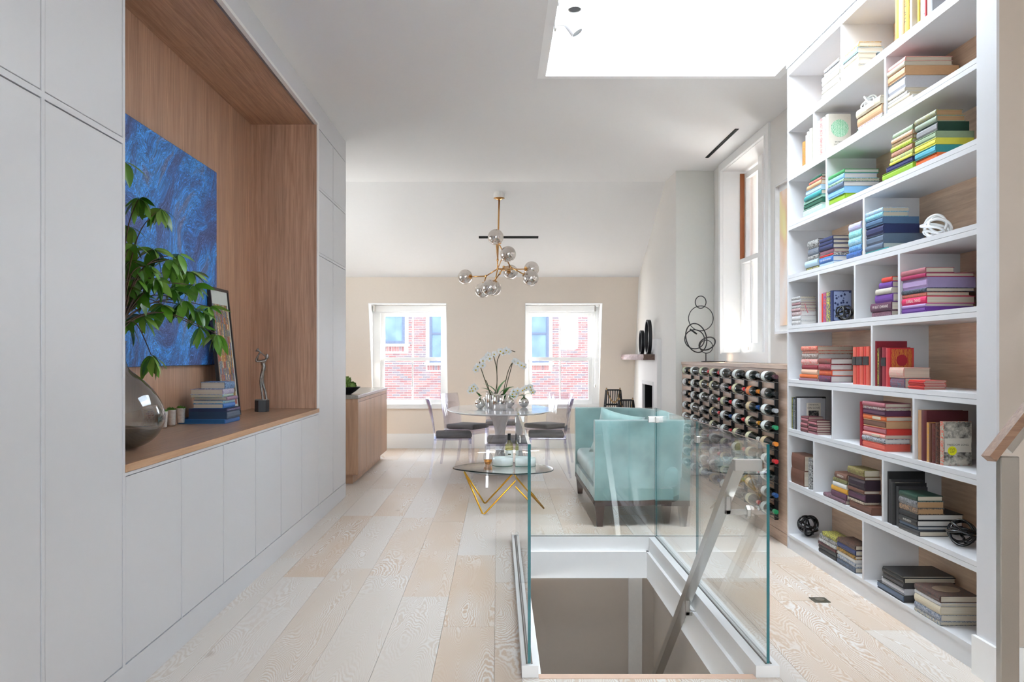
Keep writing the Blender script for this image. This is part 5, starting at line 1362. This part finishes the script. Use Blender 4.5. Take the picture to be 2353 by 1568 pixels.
# row 5
stack(5, 1820, 1840, 1876, .196, 'white patterned pile at the far left', 'white+grey 32 p=1,white+silver 32 p=1,white+rose 32 p=1,rose+white 20,grey+white 20,rose+grey 20,silver+white 20,grey+white 20', key='ribbon')
upright(5, 'scarlet 1887 1891.5 .185 .12,purple+orange 1892 1898.6 .188 .12,indigo+lemon 1899 1906.6 .19 .12,navy 1907 1913 .193 .118', 'compartment with the small black knot', key='quatre')
stack(5, 2003, 2050, 2085, .205, 'purple pile with the plum spine title', 'mauve+plum 28 r=-3,plum 45,purple 45 l=8,ivory 30 l=10,purple 32 l=18,scarlet 25 l=24', key='ikat')
stack(5, 2069, 2128, 2240, .216, 'big purple and pink pile at the shelf end', 'purple 27 S b=purple,lilac 14,hotpink 36,rose+orange 20 w=-12,black+slate 20,lavender 52 S b=lilac,magenta 20 l=-2,rose 27 l=-2 w=-46', key='surreal')
# row 4
stack(4, 1843, 1879, 1957, .23, 'coral pile at the left of the red shelf', 'mauve 22 l=-6,orange 32 l=-4,peach 42,crimson 36,coral+white 52,brown+white 44 p=1,coral+cream 24 w=4,scarlet+peach 40 w=4')
stack(4, 1883, 1910, 1960, .148, 'short pile of thick red patterned books', 'navy+crimson 50 p=1,orange+scarlet 44 p=1,crimson+rose 44 p=1,brown+crimson 44 p=1', xs=2.058)
upright(4, 'coral 1961 1968.4 .215 .15 b=black,scarlet 1968.8 1976 .216 .15 b=black,coral 1976.4 1983.6 .217 .15 b=black,scarlet 1984 1991 .218 .15 b=black,coral 1991.4 1998 .218 .15 b=black', 'set of five coral books with black bands')
upright(4, 'crimson 2010 2015 .245 .165,black+lemon 2015.4 2020 .205 .13,maroon 2020.4 2025 .21 .13,crimson 2025.4 2036 .21 .13 b=black,red 2036.4 2046 .207 .124', 'red compartment by the gold ornament cover', key='ornate')
zt4 = stack(4, 2045, 2077, 2138, .105, 'pair of fat patterned books before the ornate cover', 'slate+crimson 50,pink+cream 52', xs=2.057)
stack(4, 2088, 2124, 2175, .046, 'low pile of slim red books', 'red 8,scarlet 8,red 8,scarlet 8,red 8,scarlet 8', xs=2.058)
# row 3
upright(3, 'olive+black 1819 1822 .22 .18,steel+black 1822.4 1825 .215 .18,grey+black 1825.4 1828 .21 .18,black 1828.4 1831.6 .228 .20,silver 1832 1840 .22 .17', 'left compartment behind the small maroon piles', key='onlove')
stack(3, 1841, 1857, 1892, .105, 'left pile of small maroon notebooks', 'maroon 1,rose 1,maroon 1,rose 1,maroon 1,rose 1,maroon 1', xs=2.058)
stack(3, 1858.5, 1877, 1908, .094, 'right pile of small maroon notebooks', 'rose 1,maroon 1,rose 1,maroon 1,rose 1,maroon 1', xs=2.058)
upright(3, 'crimson 1976 1982 .25 .17', 'red compartment left of the tall red pile')
stack(3, 1984, 2035, 2094, .257, 'tall red pile in the middle compartment', 'coral 66 S b=coral,silver+black 46 p=1,pink 34 b=cream,scarlet 58 S b=rose,tan 62 S b=brown,orange 46 b=cream,plum 50 S b=plum,white+crimson 28,rose 40')
upright(3, 'tan 2107 2117 .245 .17,maroon 2117.4 2129.6 .245 .20,tan+gold 2130 2135.6 .19 .13,brown 2136 2140.4 .188 .13,maroon+brown 2140.8 2149 .186 .13,brown+black 2149.4 2157.4 .195 .13,coral+mint 2158.4 2167 .204 .132', 'brown row beside the yellow sticker cover', key='freedom')
# row 2
stack(2, 1820, 1848, 1862, .208, 'pair of thick brown leather volumes', 'brown 50,brown 50', wmax=.13)
upright(2, 'black+white 1857.5 1866 .205 .15', 'narrow compartment beside the brown leather volumes')
stack(2, 1912, 1948, 1975, .18, 'brown and yellow pile at the left', 'mauve+charcoal 32 l=-18 r=-4,plum 50 r=-2,gold 38,white 36 l=4,olive+black 34 l=4,brown 48 l=8', key='emerson')
stack(2, 1950, 1987, 2022, .238, 'dark aubergine pile topped by the green cover', 'brown 58 S r=16 w=10 l=2 b=brown,cream+brown 18,aubergine 62 S b=plum,brown 28,aubergine 78 S b=aubergine,brown 26,olive+brown 52')
upright(2, 'black 2039 2043 .27 .19,charcoal 2043.4 2049 .232 .17,black 2049.4 2058.6 .222 .16,charcoal 2059 2065  .205 .15', 'black row behind the grey pile')
stack(2, 2067, 2108, 2165, .195, 'grey and white pile before the black row', 'charcoal 42 r=6 w=22,slate 28 p=1 w=24,black 48 p=1 w=48,black 48 p=1 w=48,charcoal+tan 46 w=4 p=2,grey+charcoal 56 w=6 p=2,darkgreen 44 w=2', xs=2.058, key='indeed')
# row 1
stack(1, 1881, 1921, 1950, .143, 'dark pile next to the small black knot', 'black 40,charcoal 40,maroon+black 34,white+charcoal 30 l=3,charcoal+white 44 l=3,charcoal+lemon 38 l=8')
stack(1, 1925, 1966, 2003, .16, 'taller dark pile by the bottom divider', 'slate+charcoal 50,slate+white 38 p=1,white 34 p=1,black+gold 34,navy 50,black+brown 44')
stack(1, 2016, 2077, 2195, .134, 'black slipcase pile on the bottom shelf', 'charcoal 58 S b=slate,silver 50 S b=silver l=8,charcoal 44 S b=charcoal l=12,black 44 l=12,black 12 l=14')
stack(1, 2103, 2162, 2250, .138, 'grey pile with the medallion cover, bottom right', 'cream+steel 28,slate+silver 48,cream 58,silver+white 26,charcoal+brown 48', xs=2.058, key='medal')
# ---- lettering and covers
INK = mat('#2b2b2b', .6); INKW = mat('#efe9df', .6); INKG = mat('#c9a04a', .5)
def spine_text(key, i, s, m, frac=.7, hk=.45):
    t, L_, T_, W_ = BOOKS[(key, i)]
    put_text(s, (-min(.0058, T_*.12*1.3+.001), 0, T_/2), SPINE_H, L_*frac, m, t, T_*hk)
spine_text('atlas', 4, 'Atlas Obscura', INK, .75, .5)
spine_text('havana', 1, 'OUR MAN IN HAVANA', INKW, .8, .55)
spine_text('ikat', 1, '99 IKAT CHAPANS', INKW, .75, .5)
spine_text('surreal', 2, 'SURREAL THINGS', INKW, .6, .6)
spine_text('emerson', 5, 'EMERSON', INKW, .5, .5)
spine_text('indeed', 2, 'INDEED', INKW, .45, .45)
t, L_, T_, W_ = BOOKS[('thebook', 3)]; put_text('THE BOOK', (-.0062, 0, T_*.5), SPINE_V, .2, INK, t, .026)
t, L_, T_, W_ = BOOKS[('honey', 4)]; put_text('honey', (W_*.48, -L_/2-.0006, .115), FACE_Y, .10, INK, t); put_text('O', (W_*.25, -L_/2-.0006, .075), FACE_Y, .022, INK, t)
# green-circle cover
t, L_, T_, W_ = BOOKS[('braid', 4)]
MB().lathe([(.012, -.0), (.055, -.0), (.055, .0008), (.012, .0008)], 40).xf(Matrix.Translation((W_*.5, -L_/2-.0002, T_*.62)) @ Matrix.Rotation(math.pi/2, 4, 'X')).build('cover_roundel', pattern('#2f9a62', '#cfe3d0', 60, 'wave'), t)
put_text('BRAIDING', (W_*.5, -L_/2-.0006, T_*.26), FACE_Y, .06, INK, t); put_text('SWEETGRASS', (W_*.5, -L_/2-.0006, T_*.19), FACE_Y, .075, INK, t)
# blue quatrefoil cover
t, L_, T_, W_ = BOOKS[('quatre', 3)]
box('cover_print', (.006, W_-.006, -L_/2-.0006, -L_/2, .006, T_-.006), pattern('#232f5c', '#8f9cc0', 55, 'voronoi'), t)
t, L_, T_, W_ = BOOKS[('ornate', 4)]
box('cover_print', (.008, W_-.008, -L_/2-.0006, -L_/2, .008, T_-.008), pattern('#a81c2c', '#d08a34', 45, 'wave'), t)
MB().lathe([(0, 0), (.030, 0), (.030, .0008), (0, .0008)], 24).xf(Matrix.Translation((W_*.5, -L_/2-.0004, T_*.68)) @ Matrix.Rotation(math.pi/2, 4, 'X')).build('cover_cartouche', mat('#a11d2e', .5), t)
t, L_, T_, W_ = BOOKS[('onlove', 4)]
box('cover_panel', (W_*.25, W_*.82, -L_/2-.0006, -L_/2, .03, T_*.86), mat('#d9d2c4', .6), t)
put_text('STENDHAL', (W_*.535, -L_/2-.0012, T_*.80), FACE_Y, .07, INK, t); put_text('ON LOVE', (W_*.535, -L_/2-.0012, T_*.70), FACE_Y, .085, INK, t)
box('cover_picture', (W_*.33, W_*.74, -L_/2-.0012, -L_/2-.0006, .04, T_*.62), pattern('#141414', '#b5ab9c', 22, 'noise'), t)
t, L_, T_, W_ = BOOKS[('freedom', 6)]
box('cover_photo', (.002, W_-.002, -L_/2-.0006, -L_/2, .002, T_-.002), pattern('#4a4844', '#cfc9bd', 16, 'noise'), t)
box('cover_panel', (.004, W_-.004, -L_/2-.0010, -L_/2-.0006, T_*.30, T_*.62), mat('#d2ccc0', .6, vary=.12), t)
put_text('FREEDOM SONG', (W_*.5, -L_/2-.0015, T_*.47), FACE_Y, .098, INK, t)
MB().lathe([(0, 0), (.021, 0), (.021, .0006), (0, .0006)], 28).xf(Matrix.Translation((W_*.30, -L_/2-.0011, T_*.335)) @ Matrix.Rotation(math.pi/2, 4, 'X')).build('price_sticker', mat('#e3e11a', .5), t)
put_text('15%', (W_*.30, -L_/2-.0022, T_*.365), FACE_Y, .024, INK, t); put_text('OFF', (W_*.30, -L_/2-.0022, T_*.305), FACE_Y, .02, INK, t)
t, L_, T_, W_ = BOOKS[('medal', 4)]
MB().lathe([(.028, 0), (.062, 0), (.062, .0008), (.028, .0008)], 30, (W_*.5, 0, T_)).build('cover_medallion', mat('#8d7b66', .5), t)
t, L_, T_, W_ = BOOKS[('ribbon', 5)]
MB().tube([(.03, -L_/2+.002, .01), (.035, -L_/2-.004, -.02), (.05, -L_/2-.004, -.055)], .0025, 5).build('ribbon', mat('#d86a78', .5), t)
# ---- console stack in the niche (spines face right)
zc = .931; Xc = -1.735
cs_ = [('blue', 30, 0, .30, 1), ('slate', 48, 1, .245, 0), ('navy+lavender', 22, 1, .245, 0), ('blue', 30, 0, .19, 0), ('aqua+white', 20, 0, .19, 0), ('mauve+lavender', 22, 0, .21, 0), ('skyblue+lemon', 17, 0, .205, 0), ('lavender+white', 36, 0, .205, 0), ('indigo+skyblue', 46, 0, .155, 0)]
nm_ = ['blue', 'slate blue', 'navy and lavender', 'bright blue', 'turquoise', 'mauve', 'sky blue and yellow', 'lavender', 'thick indigo']
for i, (c, th, solid, wd, pg) in enumerate(cs_):
    th = th/271*.265
    yn = 5.80+[0, 0, .0, .0, .005, .04, 0, .0, .02][i]; L_ = [.32, .29, .29, .26, .255, .24, .23, .235, .21][i]
    xr = Xc+[0, .015, .015, -.012, -.014, .0, -.014, -.014, -.006][i]
    t = thing('book', '%s book, %s in the console stack beside the moss cups' % (nm_[i], ORD[i] if i < 8 else 'topmost'), 'book', (xr, yn+L_/2, zc), math.pi, 'books on the niche worktop')
    bt = .003; W_ = wd
    T_ = th-.0005
    if solid:
        MB().prism([(W_, 0), (0, 0), (0, bt), (.004, bt), (.004, T_-bt), (0, T_-bt), (0, T_), (W_, T_)][::-1], 'y', -L_/2, L_/2).build('slipcase', mat('#1d3a5a' if i == 1 else '#1a2c52', .5), t)
        MB().prism([(.004, bt*1.2), (.0, T_*.3), (.0, T_*.7), (.004, T_-bt*1.2)][::-1], 'y', -L_/2+.003, L_/2-.003).build('inner_spine', cover_mat(c), t)
    else:
        MB().prism([(W_, 0), (0, 0), (-.003, T_*.25), (-.004, T_*.5), (-.003, T_*.75), (0, T_), (W_, T_), (W_, T_-bt), (bt, T_-bt), (bt, bt), (W_, bt)][::-1], 'y', -L_/2, L_/2).build('cover', cover_mat(c), t)
        box('pages', (bt, W_-.003, -L_/2+.003, L_/2-.003, bt, T_-bt), M_PAGES[0] if i else mat('#1f5a8a', .6), t)
    zc += th
# ================================================================== GLASS ROPE KNOTS
def knot(px, row, dia_px, X, col, label, z=None, seed=0):
    z = FLR[row] if z is None else z
    Y = yx(px, X); R = dia_px/2/F*Y
    th = R*.085; rr_ = R-th
    rq = random.Random(seed); pts = []; n = 240; a1, a2, a3 = rq.uniform(0, 6), rq.uniform(0, 6), rq.uniform(0, 6)
    ax = [Vector((rq.gauss(0, 1), rq.gauss(0, 1), rq.gauss(0, 1))).normalized() for _ in range(5)]
    for i in range(n):                               # a rope wound round a ball, its axis swinging every turn
        t = 5*i/n; k = int(t) % 5; u = t-int(t); u = u*u*(3-2*u)
        A = (ax[k]*(1-u)+ax[(k+1) % 5]*u); A = A.normalized() if A.length > .05 else ax[k]
        E = A.orthogonal().normalized(); E = (Vector((.3, .5, .8))-A*A.dot(Vector((.3, .5, .8)))).normalized(); G = A.cross(E)
        ph = 2*math.pi*t; rad = rr_*(.84+.16*math.sin(2*math.pi*t/5*7+a1))
        pts.append((E*math.cos(ph)+G*math.sin(ph))*rad)
    pts = [sum((pts[(i+d) % n] for d in (-2, -1, 0, 1, 2)), Vector())/5 for i in range(n)]
    zmin = min(p.z for p in pts)-th
    t = thing('knot_ornament', label, 'ornament', (X, Y, z+.001), group='coiled glass knots')
    m = mat('#f0f0f0', .12, vary=.01, spec=.7) if col == 'white' else mat('#0c0c0e', .06, vary=.05, spec=.8)
    MB().tube([p-Vector((0, 0, zmin)) for p in pts], th, 8, closed=True).build('coil', m, t, True)
knot(1860, 9, 40, 2.16, 'white', 'small white coiled knot in the top left compartment', seed=1)
knot(1999, 8, 46, 2.15, 'white', 'white coiled knot resting on the beige book pile', z=zt8, seed=2)
knot(2151, 6, 74, 2.17, 'white', 'large white coiled knot beside the blue pile', seed=3)
knot(1940, 5, 42, 2.12, 'black', 'small black coiled knot before the quatrefoil cover', seed=4)
knot(1857, 1, 53, 2.16, 'black', 'black coiled knot at the far end of the bottom shelf', seed=5)
knot(2211, 2, 74, 2.16, 'black', 'large black coiled knot beside the grey and white pile', seed=6)
